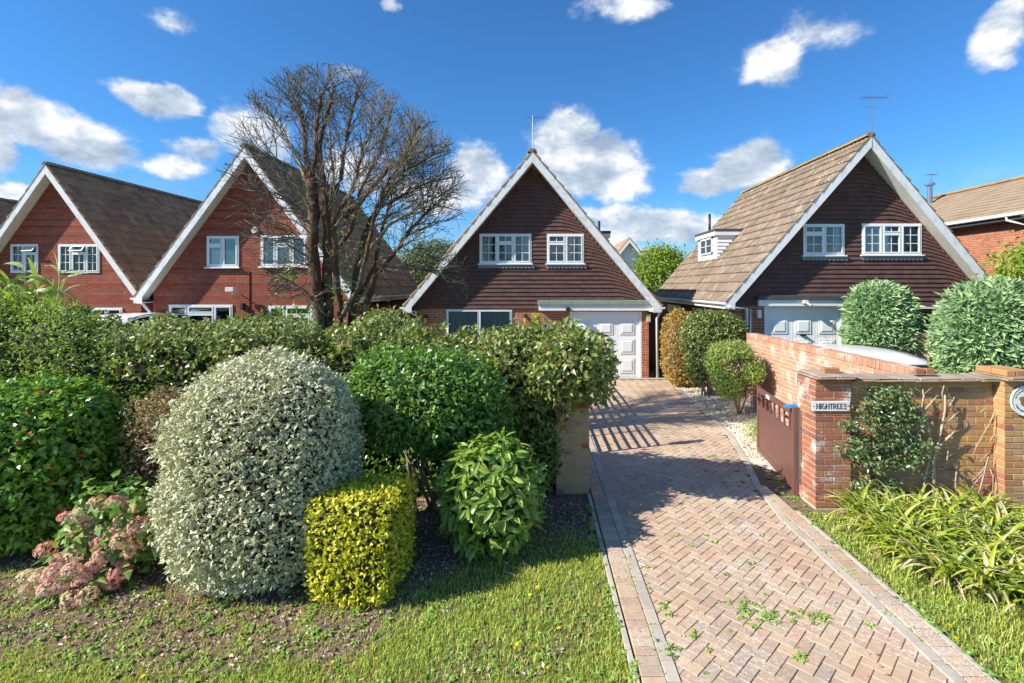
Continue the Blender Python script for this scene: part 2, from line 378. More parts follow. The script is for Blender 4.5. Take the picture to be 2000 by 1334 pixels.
M['paver'] = piece_mat('paver_clay', [(0, (0.519, 0.368, 0.253)), (.3, (0.600, 0.438, 0.288)), (.5, (0.479, 0.327, 0.236)), (.72, (0.559, 0.438, 0.288)), (.86, (0.440, 0.355, 0.277)), (1, (0.587, 0.361, 0.247))], mott=.35, pale=.5, pale_col=(.72, .67, .60), mscale=16, big=.25, big_col=(.34, .26, .23), fleck=True)
M['paver_grey'] = piece_mat('paver_charcoal', [(0, (0.444, 0.391, 0.322)), (1, (0.558, 0.484, 0.390))], mott=.3, pale=.3)
M['joint'] = plain('sand_joint', (0.15, 0.135, 0.07), 0.95, dirt=.5, scale=20)

def glass_mat():
    m, t, b = new_mat('window_glass')
    t.n.remove(b); out = m.node_tree.nodes['Material Output']
    tr = t.new('ShaderNodeBsdfTransparent'); tr.inputs[0].default_value = (0.94, 0.97, 0.97, 1)
    gl = t.new('ShaderNodeBsdfGlossy'); gl.inputs['Roughness'].default_value = 0.02
    lw = t.new('ShaderNodeFresnel'); lw.inputs[0].default_value = 1.75
    mx = t.new('ShaderNodeMixShader'); t.link(t.math('ADD', lw.outputs[0], 0.0), mx.inputs[0])
    t.link(tr.outputs[0], mx.inputs[1]); t.link(gl.outputs[0], mx.inputs[2]); t.link(mx.outputs[0], out.inputs['Surface']); return m
M['glass'] = glass_mat()

def ground_mat():
    m, t, b = new_mat('garden_ground'); p = pos(t)
    n = t.noise(p, 1.3, 5, .6); n2 = t.noise(p, 18, 5, .7)
    soil = t.ramp(n2, [(0.25, (0.13, 0.09, 0.06)), (.5, (0.26, 0.185, 0.13)), (.75, (0.44, 0.34, 0.25))])
    grass = t.ramp(n2, [(0.3, (0.13, 0.15, 0.045)), (.7, (0.26, 0.27, 0.09))])
    sp = t.new('ShaderNodeSeparateXYZ'); t.link(p, sp.inputs[0])
    thr = t.math('ADD', t.smooth(sp.outputs[0], -1.5, -0.3, 3.70, 5.6), t.math('MULTIPLY', t.math('SUBTRACT', n, 0.5), 0.9))
    f = t.smooth(t.math('SUBTRACT', thr, sp.outputs[1]), -0.2, 0.2)
    far = t.smooth(sp.outputs[1], 8.0, 9.0)
    f = t.math('MAXIMUM', t.math('MAXIMUM', f, far), t.math('MULTIPLY', t.math('GREATER_THAN', sp.outputs[0], 3.1), t.smooth(sp.outputs[1], 5.2, 4.6)))
    t.link(t.mix(f, soil, grass), b.inputs['Base Color']); b.inputs['Roughness'].default_value = 0.95; b.inputs['Specular IOR Level'].default_value = 0.1
    bump(t, b, t.math('ADD', n2, t.noise(p, 70, 4, .7)), 0.9, 0.03); return m
M['ground'] = ground_mat()

G = {}
G['silver'] = leaf_mat('leaf_silver', [(0, (0.142, 0.177, 0.071)), (.3, (0.283, 0.319, 0.153)), (.7, (0.425, 0.437, 0.260)), (1, (0.531, 0.507, 0.319))], rough=.5, trans=.15, edge_col=(0.80, 0.77, 0.54), edge_amt=.95, edge_lo=.30, tcol=(1.0, 1.05, .6))
G['yellow'] = leaf_mat('leaf_golden', [(0, (0.212, 0.330, 0.026)), (.25, (0.423, 0.503, 0.039)), (.6, (0.767, 0.700, 0.053)), (1, (0.850, 0.793, 0.106))], rough=.4, trans=.3, edge_col=(0.72, 0.62, 0.06), edge_amt=.6, edge_lo=.4)
G['hedge'] = leaf_mat('leaf_hedge', [(0, (0.125, 0.177, 0.053)), (.45, (0.227, 0.291, 0.086)), (.8, (0.341, 0.396, 0.124)), (.93, (0.500, 0.540, 0.191)), (.97, (0.455, 0.249, 0.114)), (1, (0.500, 0.249, 0.172))], rough=.33, spec=.5, trans=.28)
G['hedge_pale'] = leaf_mat('leaf_hedge_pale', [(0, (0.182, 0.238, 0.084)), (.5, (0.308, 0.364, 0.154)), (1, (0.476, 0.504, 0.252))], rough=.4, trans=.3)
G['viburnum'] = leaf_mat('leaf_glossy', [(0, (0.096, 0.194, 0.041)), (.5, (0.161, 0.306, 0.061)), (1, (0.257, 0.428, 0.091))], rough=.32, spec=.55, trans=.28)
G['laurel'] = leaf_mat('leaf_laurel', [(0, (0.157, 0.261, 0.041)), (.5, (0.255, 0.392, 0.075)), (1, (0.392, 0.523, 0.112))], rough=.34, spec=.55, trans=.3)
G['photinia'] = leaf_mat('leaf_photinia', [(0, (0.099, 0.213, 0.029)), (.45, (0.184, 0.350, 0.043)), (.9, (0.312, 0.500, 0.072)), (.965, (0.397, 0.500, 0.072)), (.985, (0.850, 0.100, 0.048)), (1, (0.850, 0.150, 0.048))], rough=.3, spec=.6, trans=.28)
G['light'] = leaf_mat('leaf_light', [(0, (0.203, 0.312, 0.067)), (.5, (0.312, 0.431, 0.111)), (1, (0.499, 0.580, 0.178))], rough=.4, trans=.35)
G['bamboo'] = leaf_mat('leaf_bamboo', [(0, (0.200, 0.325, 0.050)), (.6, (0.350, 0.475, 0.088)), (1, (0.562, 0.575, 0.312))], rough=.4, trans=.4)
G['conifer'] = leaf_mat('leaf_conifer', [(0, (0.246, 0.373, 0.195)), (.5, (0.368, 0.520, 0.268)), (1, (0.555, 0.708, 0.377))], rough=.6, spec=.2, trans=.15, tcol=(1, 1.1, .7))
G['orange'] = leaf_mat('leaf_orange', [(0, (0.22, 0.20, 0.05)), (.35, (0.48, 0.30, 0.06)), (.7, (0.60, 0.34, 0.06)), (1, (0.62, 0.48, 0.26))], rough=.45, trans=.3)
G['topiary'] = leaf_mat('leaf_topiary', [(0, (0.105, 0.150, 0.030)), (.5, (0.180, 0.240, 0.053)), (.85, (0.270, 0.330, 0.090)), (1, (0.630, 0.540, 0.330))], rough=.35, trans=.25)
G['treegreen'] = leaf_mat('leaf_tree_green', [(0, (0.180, 0.288, 0.036)), (.5, (0.276, 0.396, 0.048)), (1, (0.432, 0.504, 0.084))], rough=.45, trans=.35)
G['treegrey'] = leaf_mat('leaf_tree_grey', [(0, (0.117, 0.156, 0.065)), (.5, (0.182, 0.234, 0.104)), (1, (0.286, 0.338, 0.156))], rough=.5, trans=.25)
G['climber'] = leaf_mat('leaf_climber', [(0, (0.098, 0.169, 0.068)), (.5, (0.176, 0.263, 0.105)), (1, (0.332, 0.413, 0.180))], rough=.25, spec=.7, trans=.2)
G['strap'] = leaf_mat('leaf_strap', [(0, (0.10, 0.17, 0.02)), (.3, (0.22, 0.32, 0.035)), (.62, (0.46, 0.52, 0.06)), (.82, (0.60, 0.58, 0.13)), (.92, (0.58, 0.48, 0.26)), (1, (0.70, 0.62, 0.46))], rough=.4, trans=.25)
G['dry'] = leaf_mat('leaf_dry', [(0, (0.286, 0.182, 0.111)), (.5, (0.429, 0.273, 0.169)), (1, (0.390, 0.351, 0.156))], rough=.8, trans=.2, tcol=(1, .9, .6))
G['litter'] = leaf_mat('leaf_litter', [(0, (0.208, 0.130, 0.078)), (.4, (0.390, 0.273, 0.182)), (.8, (0.546, 0.429, 0.325)), (1, (0.780, 0.702, 0.598))], rough=.9, spec=.1, trans=.05, tcol=(1, .9, .6))
G['grass'] = leaf_mat('grass_blade', [(0, (0.288, 0.366, 0.062)), (.5, (0.481, 0.558, 0.106)), (.85, (0.695, 0.715, 0.176)), (1, (0.850, 0.768, 0.352))], rough=.5, spec=.3, trans=.35)
G['weed'] = leaf_mat('weed_leaf', [(0, (0.157, 0.282, 0.047)), (.6, (0.282, 0.439, 0.078)), (1, (0.439, 0.564, 0.157))], rough=.5, trans=.3)
G['hydrangea_leaf'] = leaf_mat('leaf_hydrangea', [(0, (0.097, 0.200, 0.046)), (.6, (0.193, 0.339, 0.077)), (1, (0.419, 0.524, 0.139))], rough=.45, trans=.3)
G['petal'] = leaf_mat('hydrangea_petal', [(0, (0.850, 0.410, 0.362)), (.35, (0.850, 0.598, 0.482)), (.62, (0.850, 0.473, 0.322)), (.8, (0.850, 0.708, 0.455)), (1, (0.802, 0.725, 0.442))], rough=.7, spec=.2, trans=.25, tcol=(1.1, .8, .8))
G['dandelion'] = leaf_mat('dandelion_petal', [(0, (0.80, 0.60, 0.01)), (1, (0.85, 0.70, 0.02))], rough=.6, trans=.2)
G['sedum'] = leaf_mat('yellow_spire_leaf', [(0, (0.42, 0.44, 0.05)), (1, (0.62, 0.60, 0.12))], rough=.5, trans=.3)
M['bark'] = plain('bark_grey', (0.30, 0.25, 0.18), 0.9, dirt=0.5, scale=14, bmp=.5)
M['bark_red'] = piece_mat('bark_red', [(0, (0.150, 0.074, 0.044)), (1, (0.180, 0.086, 0.048))], mott=.8, mscale=7, pale=.75, pale_col=(.24, .22, .16))
M['twig'] = piece_mat('twig_pale', [(0, (0.101, 0.086, 0.058)), (.6, (0.172, 0.148, 0.105)), (1, (0.265, 0.234, 0.179))], mott=.3)
M['core'] = plain('bush_inner_shade', (0.030, 0.030, 0.016), 0.95)  # near-black tone stands for the shade deep inside the leaves
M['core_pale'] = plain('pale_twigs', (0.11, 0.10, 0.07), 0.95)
M['stem_dead'] = plain('dead_vine', (0.48, 0.38, 0.28), 0.9, dirt=.3, scale=20)

# ------------------------------------------------------------------ leaves
def leaves(name, P, A, N, L, W, mat, parent, fold=0.25, curl=0.15, quads=True, kind='stuff', tint=None):
    """P base points, A leaf axes, N normals, L lengths, W widths: folded, curled leaves in one mesh"""
    n = len(P); A = A / np.linalg.norm(A, axis=1, keepdims=True)
    S = np.cross(A, N); S /= (np.linalg.norm(S, axis=1, keepdims=True) + 1e-9); N = np.cross(S, A)
    L = np.asarray(L).reshape(-1, 1) * np.ones((n, 1)); W = np.asarray(W).reshape(-1, 1) * np.ones((n, 1))
    b = P; m = P + A * L * .5 + N * L * curl * .3; tip = P + A * L - N * L * curl
    l = P + A * L * .42 - S * W * .5 + N * W * fold; r = P + A * L * .42 + S * W * .5 + N * W * fold
    if quads:
        V = np.stack([b, l, m, r, tip], 1).reshape(-1, 3); k = np.arange(n) * 5
        F = np.concatenate([np.stack([k, k + 3, k + 2], 1), np.stack([k, k + 2, k + 1], 1), np.stack([k + 3, k + 4, k + 2], 1), np.stack([k + 2, k + 4, k + 1], 1)])
        e = np.tile(np.array([.3, 1, 0, 1, .8]), n); q = 5
    else:
        V = np.stack([b, l, tip, r], 1).reshape(-1, 3); k = np.arange(n) * 4
        F = np.concatenate([np.stack([k, k + 3, k + 2], 1), np.stack([k, k + 2, k + 1], 1)])
        e = np.tile(np.array([.2, 1, .4, 1]), n); q = 4
    t = rng.random(n) if tint is None else tint
    return np_mesh(name, V, F, mat, parent, tint=np.repeat(t, q), edge=e, kind=kind)
def unit(n):
    v = rng.normal(size=(n, 3)); return v / np.linalg.norm(v, axis=1, keepdims=True)
def snoise(P, f, seed=0):
    r = np.random.default_rng(seed + 5); o = np.zeros(len(P))
    for i in range(7):
        k = r.normal(size=3) * f * (1 + .35 * i); o += np.sin(P @ k + r.random() * 6.28) / (1 + .25 * i)
    return o / 3.5
class Blob:
    def __init__(s, c, r, p=2.0, rot=0.0, amp=0.06, f=3.0, seed=0):
        s.c = np.array(c, float); s.r = np.array(r, float); s.p = p; s.rot = rot; s.amp = amp; s.f = f; s.seed = seed
    def rad(s, D): return (np.abs(D) ** s.p).sum(1) ** (-1 / s.p)
    def sample(s, n):
        D = unit(n); rr = s.rad(D) * (1 + s.amp * snoise(D, s.f, s.seed)); Q = D * rr[:, None] * s.r
        Nn = np.sign(D) * np.abs(D * s.rad(D)[:, None]) ** (s.p - 1) / s.r; Nn /= np.linalg.norm(Nn, axis=1, keepdims=True)
        return s.tw(Q) + s.c, s.tw(Nn)
    def tw(s, Q):
        c, d = math.cos(s.rot), math.sin(s.rot); return np.stack([Q[:, 0] * c - Q[:, 1] * d, Q[:, 0] * d + Q[:, 1] * c, Q[:, 2]], 1)
    def inside(s, P, k):
        Q = P - s.c; c, d = math.cos(-s.rot), math.sin(-s.rot); Q = np.stack([Q[:, 0] * c - Q[:, 1] * d, Q[:, 0] * d + Q[:, 1] * c, Q[:, 2]], 1) / s.r
        return (np.abs(Q) ** s.p).sum(1) < k ** s.p
    def area(s): a, b, c = s.r; return 4 * math.pi * (((a * b) ** 1.6 + (a * c) ** 1.6 + (b * c) ** 1.6) / 3) ** (1 / 1.6)
def core(name, blobs, k, parent, mat=None):  # solid blobs that close off a bush; dark colour paints its self-shaded inside
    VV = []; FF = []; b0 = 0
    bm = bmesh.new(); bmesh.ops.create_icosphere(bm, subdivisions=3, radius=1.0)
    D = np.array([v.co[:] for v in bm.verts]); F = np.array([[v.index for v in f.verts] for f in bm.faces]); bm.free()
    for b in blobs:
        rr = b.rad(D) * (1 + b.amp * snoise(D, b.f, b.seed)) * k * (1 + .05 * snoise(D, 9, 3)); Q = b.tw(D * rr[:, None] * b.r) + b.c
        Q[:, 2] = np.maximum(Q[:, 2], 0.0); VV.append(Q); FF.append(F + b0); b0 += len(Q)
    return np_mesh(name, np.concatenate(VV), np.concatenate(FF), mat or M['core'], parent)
def foliage(name, blobs, dens, L, W, mat, parent, depth=0.10, out=0.5, up=0.25, jitter=0.02, fold=.25, curl=.15, quads=True, zmin=0.03, clump=0.0, yback=None, axis_out=.35, tintvar=None, gap=0.0, kind='stuff', shoots=0):
    Ps = []; Ns = []
    for i, b in enumerate(blobs):
        n = int(dens * b.area()); P, N = b.sample(n)
        dpt = rng.random(n) ** 1.8 * depth; P = P - N * dpt[:, None] + rng.normal(size=P.shape) * jitter
        if clump: P = P + N * (clump * snoise(P, 9.0, 40 + i))[:, None]
        ok = P[:, 2] > zmin
        if yback is not None: ok &= N[:, 1] < yback
        if gap: ok &= (snoise(P, 7.0, 77 + i) > -1 + gap)
        for j, o in enumerate(blobs):
            if j != i: ok &= ~o.inside(P, .90)
        Ps.append(P[ok]); Ns.append(N[ok])
    P = np.concatenate(Ps); N = np.concatenate(Ns)
    if shoots and len(P):
        ix = rng.choice(len(P), shoots); up_ = np.array([0, 0, .7]); EP = []; EN = []
        for i in ix:
            d = N[i] + up_ + rng.normal(size=3) * .35; d /= np.linalg.norm(d); ln = rng.uniform(.05, .17); k = int(ln / .018)
            for q in range(k): EP.append(P[i] + d * ln * (q + 1) / k + rng.normal(size=3) * .008); EN.append(d)
        P = np.concatenate([P, np.array(EP)]); N = np.concatenate([N, np.array(EN)])
    n = len(P)
    nn = N * out + unit(n) * .75 + np.array([0, 0, up]); nn /= np.linalg.norm(nn, axis=1, keepdims=True)
    A = unit(n) + N * axis_out + np.array([0, 0, up * .6]); A -= nn * (A * nn).sum(1, keepdims=True) * .8
    s = rng.uniform(.7, 1.2, n)
    return leaves(name, P, A, nn, L * s, W * s, mat, parent, fold, curl, quads, kind=kind)

# ------------------------------------------------------------------ the ground, drive, kerbs
def setting():
    g = MB(); g.box(-1500, 1500, -60, 3000, -0.6, 0.0); g.build('ground', M['ground'], kind='structure')
    # drive: joint bed, herringbone pavers, charcoal line, soldier course, kerb
    X0, X1 = 1.0, 2.86; YN, YF = 2.6, 15.0
    b = MB(); 
    b.prism([(0.73, YN, .002), (3.14, YN, .002), (3.15, 7.0, .002), (3.5, 8.1, .002), (3.72, 9.5, .002), (3.92, 13.7, .002), (4.05, YF, .002), (0.73, YF, .002)], (0, 0, .0205))
    drive = b.build('driveway', M['joint'], kind='structure')
    pv = Pieces('paver', M['paver'], drive, 4)
    w, h, j = 0.190, 0.095, 0.006
    def rx(y):
        return min(3.95, float(np.interp(y, [2, 6.0, 7.0, 8.0, 9.5, 13.7, 15], [2.84, 2.84, 2.97, 3.22, 3.52, 3.74, 3.9])))
    a = R(45)
    ca, sa = math.cos(a), math.sin(a)
    # 90 degree herringbone laid at 45 degrees to the drive, clipped to its edges
    cell = 0.095
    for i in range(-130, 130):
        for k in range(-130, 130):
            ph = (i - k) % 4
            if ph == 0: cx_, cy_, hor = (i + 1) * cell, (k + .5) * cell, True
            elif ph == 2: cx_, cy_, hor = (i + .5) * cell, (k) * cell, False
            else: continue
            x = 2.0 + cx_ * ca - cy_ * sa; y = 8.6 + cx_ * sa + cy_ * ca
            if y < YN or y > YF - .12: continue
            if x < X0 - .075 or x > rx(y) + .03: continue
            if y > 12.6 and False: continue
            rz = a if hor else a + math.pi / 2
            pv.box((x, y, 0.004 + random.uniform(0, .004)), (w - j, h - j, 0.05), (Euler((random.uniform(-.012, .012), random.uniform(-.012, .012), rz + random.uniform(-.012, .012))).to_matrix()), cham=.003, jit=.001)
    pv.finish(300)
    ep = Pieces('edging_paver', M['paver'], drive); gp = Pieces('border_paver', M['paver_grey'], drive)
    y = YN
    while y < YF - .12:
        ep.box((0.815, y, .0125 + random.uniform(0, .004)), (.165, .094, .05), Euler((0, random.uniform(-.01, .01), random.uniform(-.02, .02))).to_matrix())
        if y < 6.9: ep.box((3.045, y, .0125 + random.uniform(0, .004)), (.165, .094, .05), Euler((0, random.uniform(-.01, .01), random.uniform(-.02, .02))).to_matrix())
        y += .1
    y = YN
    while y < YF - .2:
        gp.box((0.95, y, .0150 + random.uniform(0, .002)), (.094, .194, .05), Euler((0, 0, random.uniform(-.015, .015))).to_matrix())
        xr = rx(y) + .06
        th = 0 if y < 5.6 else -math.atan2(rx(y + .3) - rx(y), .3)
        gp.box((xr, y, .0150 + random.uniform(0, .002)), (.094, .194, .05), Euler((0, 0, th + random.uniform(-.015, .015))).to_matrix())
        y += .2
    ep.finish(240); gp.finish(150)
    for x, y1, ln in ((0.695, 6.7, 'kerb'), (3.165, 6.2, 'kerb')):
        k = MB(); yy = 2.6
        while yy < y1:
            k.box(x - .022, x + .022, yy, min(yy + .9, y1) - .01, 0.0, .035 + random.uniform(-.004, .004)); yy += .9
        k.build(ln, M['concrete'], kind='structure', bevel=.004)
    t = MB(); t.box(.9, 4.6, 15.0, 15.12, 0, .05); t.build('threshold', M['concrete'], kind='structure')
    # gravel bed along the dividing wall
    gr = MB(); gr.poly([(3.30, 7.9, .024), (3.9, 6.9, .024), (4.95, 6.9, .024), (4.95, 11.95, .024), (5.6, 14.9, .024), (4.0, 14.9, .024), (3.86, 13.7, .024), (3.64, 9.5, .024)])
    gb = gr.build('gravel_bed', M['stone'], kind='structure')
    n = 7000; bm = bmesh.new(); bmesh.ops.create_icosphere(bm, subdivisions=1, radius=1.0)
    D = np.array([v.co[:] for v in bm.verts]); F = np.array([[v.index for v in f.verts] for f in bm.faces]); bm.free()
    D0 = D[:12]; 
    oct_ = np.array([[1, 0, 0], [-1, 0, 0], [0, 1, 0], [0, -1, 0], [0, 0, 1], [0, 0, -1.]]); of = np.array([[0, 2, 4], [2, 1, 4], [1, 3, 4], [3, 0, 4], [2, 0, 5], [1, 2, 5], [3, 1, 5], [0, 3, 5]])
    y = rng.uniform(7.0, 14.8, n); xl = np.interp(y, [7, 8.2, 9.5, 13.7, 14.8], [3.9, 3.40, 3.66, 3.88, 4.02]); x = xl + (np.where(y > 12, 5.3, 4.9) - xl) * rng.random(n)
    s = rng.uniform(.02, .045, (n, 1)); rot = unit(n)
    V = oct_[None] * s[:, None] * rng.uniform(.6, 1.2, (n, 6, 1)) * np.array([1, 1, .65]) + np.stack([x, y, rng.uniform(.02, .045, n)], 1)[:, None]
    V += rng.normal(size=V.shape) * s[:, None] * .12
    FF = (of[None] + (np.arange(n) * 6)[:, None, None]).reshape(-1, 3)
    np_mesh('gravel', V.reshape(-1, 3), FF, M['stone'], None, tint=np.repeat(rng.random(n), 6), kind='stuff')
setting()

# ------------------------------------------------------------------ brickwork
def brick_panel(root, mat, mortar, x0, x1, y0, y1, z1, axis='x', limit=300, phase=0):
    c = MB(); c.box(x0 + .008, x1 - .008, y0 + .008, y1 - .008, 0, z1 - .004); c.build('mortar', mortar, root)
    pb = Pieces('brick', mat, root, 4); rows = int(z1 / .075)
    for r_ in range(rows):
        z = z1 - (r_ + .5) * .075
        a0, a1 = (x0, x1) if axis == 'x' else (y0, y1)
        p = a0 - (.1125 if (r_ + phase) % 2 else 0)
        while p < a1 - .02:
            s, e = max(p, a0), min(p + .215, a1)
            if e - s > .04:
                dn = random.uniform(-.003, .003)
                if axis == 'x': pb.box(((s + e) / 2, (y0 + y1) / 2 + dn, z), (round(e - s, 2) - (0 if e - s > .2 else .002), y1 - y0, .064), None, .004, .0022)
                else: pb.box(((x0 + x1) / 2 + dn, (s + e) / 2, z), (x1 - x0, round(e - s, 2), .064), None, .004, .0022)
            p += .225
    return pb
def pillar(name, label, x0, y0, z1, mat, mortar, limit=300):
    t = thing(name, (x0 + .22, y0 + .22, 0), label, 'pillar')
    c = MB(); c.box(x0 + .008, x0 + .432, y0 + .008, y0 + .432, 0, z1 - .004); c.build('mortar', mortar, t)
    pb = Pieces('brick', mat, t, 4)
    for r_ in range(int(z1 / .075)):
        z = z1 - (r_ + .5) * .075
        if r_ % 2 == 0: seg = [(0, .215), (.225, .215)]
        else: seg = [(0, .1025), (.1125, .215), (.3375, .1025)]
        for i, (a, la) in enumerate(seg):
            for k, (b_, lb) in enumerate(seg):
                if len(seg) == 3 and i == 1 and k == 1: continue
                pb.box((x0 + a + la / 2 + random.uniform(-.002, .002), y0 + b_ + lb / 2 + random.uniform(-.002, .002), z), (la, lb, .064), None, .004, .0022)
    pb.finish(limit)
    return t
def coping_run(root, x0, x1, y0, y1, z, name='coping_tile', w=.26):
    cp = Pieces(name, M['coping'], root, 5); x = x0
    while x < x1 - .05:
        ww = min(w * random.uniform(.85, 1.1), x1 - x)
        for k, (dz, ex) in enumerate(((0, .012), (.022, -.01))):
            cp.box((x + ww / 2 + (.05 if k else 0), (y0 + y1) / 2 + random.uniform(-.012, .012), z + .01 + dz), (round(ww - .006, 2), (y1 - y0) + ex, .018), Euler((random.uniform(-.012, .012), random.uniform(-.012, .012), random.uniform(-.02, .02))).to_matrix(), .004, .004)
        x += ww
    cp.finish(300)
def walls():
    # right gate pillar, wall panel, second pillar
    p1 = pillar('gate_pillar', 'red brown brick gate pillar carrying the white HIGHTREES sign', 3.43, 6.28, 1.605, M['brick_pillar'], M['mortar'])
    coping_run(p1, 3.40, 3.92, 6.21, 6.76, 1.61)
    p2 = pillar('brick_pillar', 'orange brown brick pillar with the round white plaque at the right edge', 5.66, 6.18, 1.605, M['brick_yellow'], M['mortar'])
    coping_run(p2, 5.63, 6.14, 6.11, 6.66, 1.61)
    wl = thing('garden_wall', (4.76, 6.41, 0), 'ochre brick front garden wall with jagged tile coping and bare vine stems', 'wall')
    pb = brick_panel(wl, M['brick_yellow'], M['mortar'], 3.87, 5.66, 6.33, 6.545, 1.575); pb.finish(300)
    coping_run(wl, 3.93, 5.64, 6.24, 6.63, 1.58)
    # wall right of the second pillar
    w2 = thing('garden_wall', (7.6, 6.41, 0), 'continuation of the brick front wall right of the round plaque pillar', 'wall')
    pb = brick_panel(w2, M['brick_yellow'], M['mortar'], 6.10, 9.0, 6.33, 6.545, 1.575); pb.finish(60)
    coping_run(w2, 6.15, 9.0, 6.24, 6.63, 1.58)
    # loose bricks standing on the coping
    for (px, ww, Y, lab) in ((1621, .19, 6.46, 'single loose brick lying on the coping above the HIGHTREES sign'), (1792, .11, 6.40, 'left one of two bricks side by side on the middle of the wall coping'),
                             (1812, .105, 6.40, 'right one of two bricks side by side on the middle of the wall coping')):
        X = PX(px, Y); V, F = cham_box(ww, .10, .066, .004, .002)
        o = np_mesh('loose_brick', V + np.array([X, Y, 1.652 + .033]), F, M['brick_pillar'], None); tag(o, lab, 'brick')
    for X, ln, lab in ((5.80, .30, 'front long brick of the pair capping the right hand pillar'),):
        t_ = thing('pillar_cap', (5.88, 6.40, 1.652), 'low brick cap on top of the pillar at the right edge', 'pillar cap')
        pc = Pieces('brick', M['brick_yellow'], t_)
        for i in range(3):
            for j_ in range(2): pc.box((5.72 + i * .113 + .05, 6.27 + j_ * .225 + .05, 1.652 + .034), (.1025, .215, .066))
        pc.finish()
    # dividing wall with a brick-on-edge top
    dw = thing('dividing_wall', (5.0, 9.1, 0), 'long pinkish brick wall dividing the two driveways with bricks on edge along its top', 'wall')
    pb = brick_panel(dw, M['brick_pink'], M['mortar_pale'], 4.9, 5.115, 6.56, 11.9, 1.56, axis='y')
    pb.finish(300, rank=lambda p: -p.z * 3 + p.y * .2)
    cp = Pieces('coping_brick', M['brick_pink'], dw); y = 6.6
    while y < 11.88:
        cp.box((5.007 + random.uniform(-.004, .004), y, 1.56 + .055), (.222, .064, .105), Euler((random.uniform(-.03, .03), 0, random.uniform(-.02, .02))).to_matrix(), .005, .003); y += .074
    cp.finish(300)
    # left gate pillar
    pillar('gate_pillar', 'shaded yellow brown brick gate pillar under the overhanging hedge', .27, 6.75, 1.65, M['brick_left'], M['mortar'])
walls()

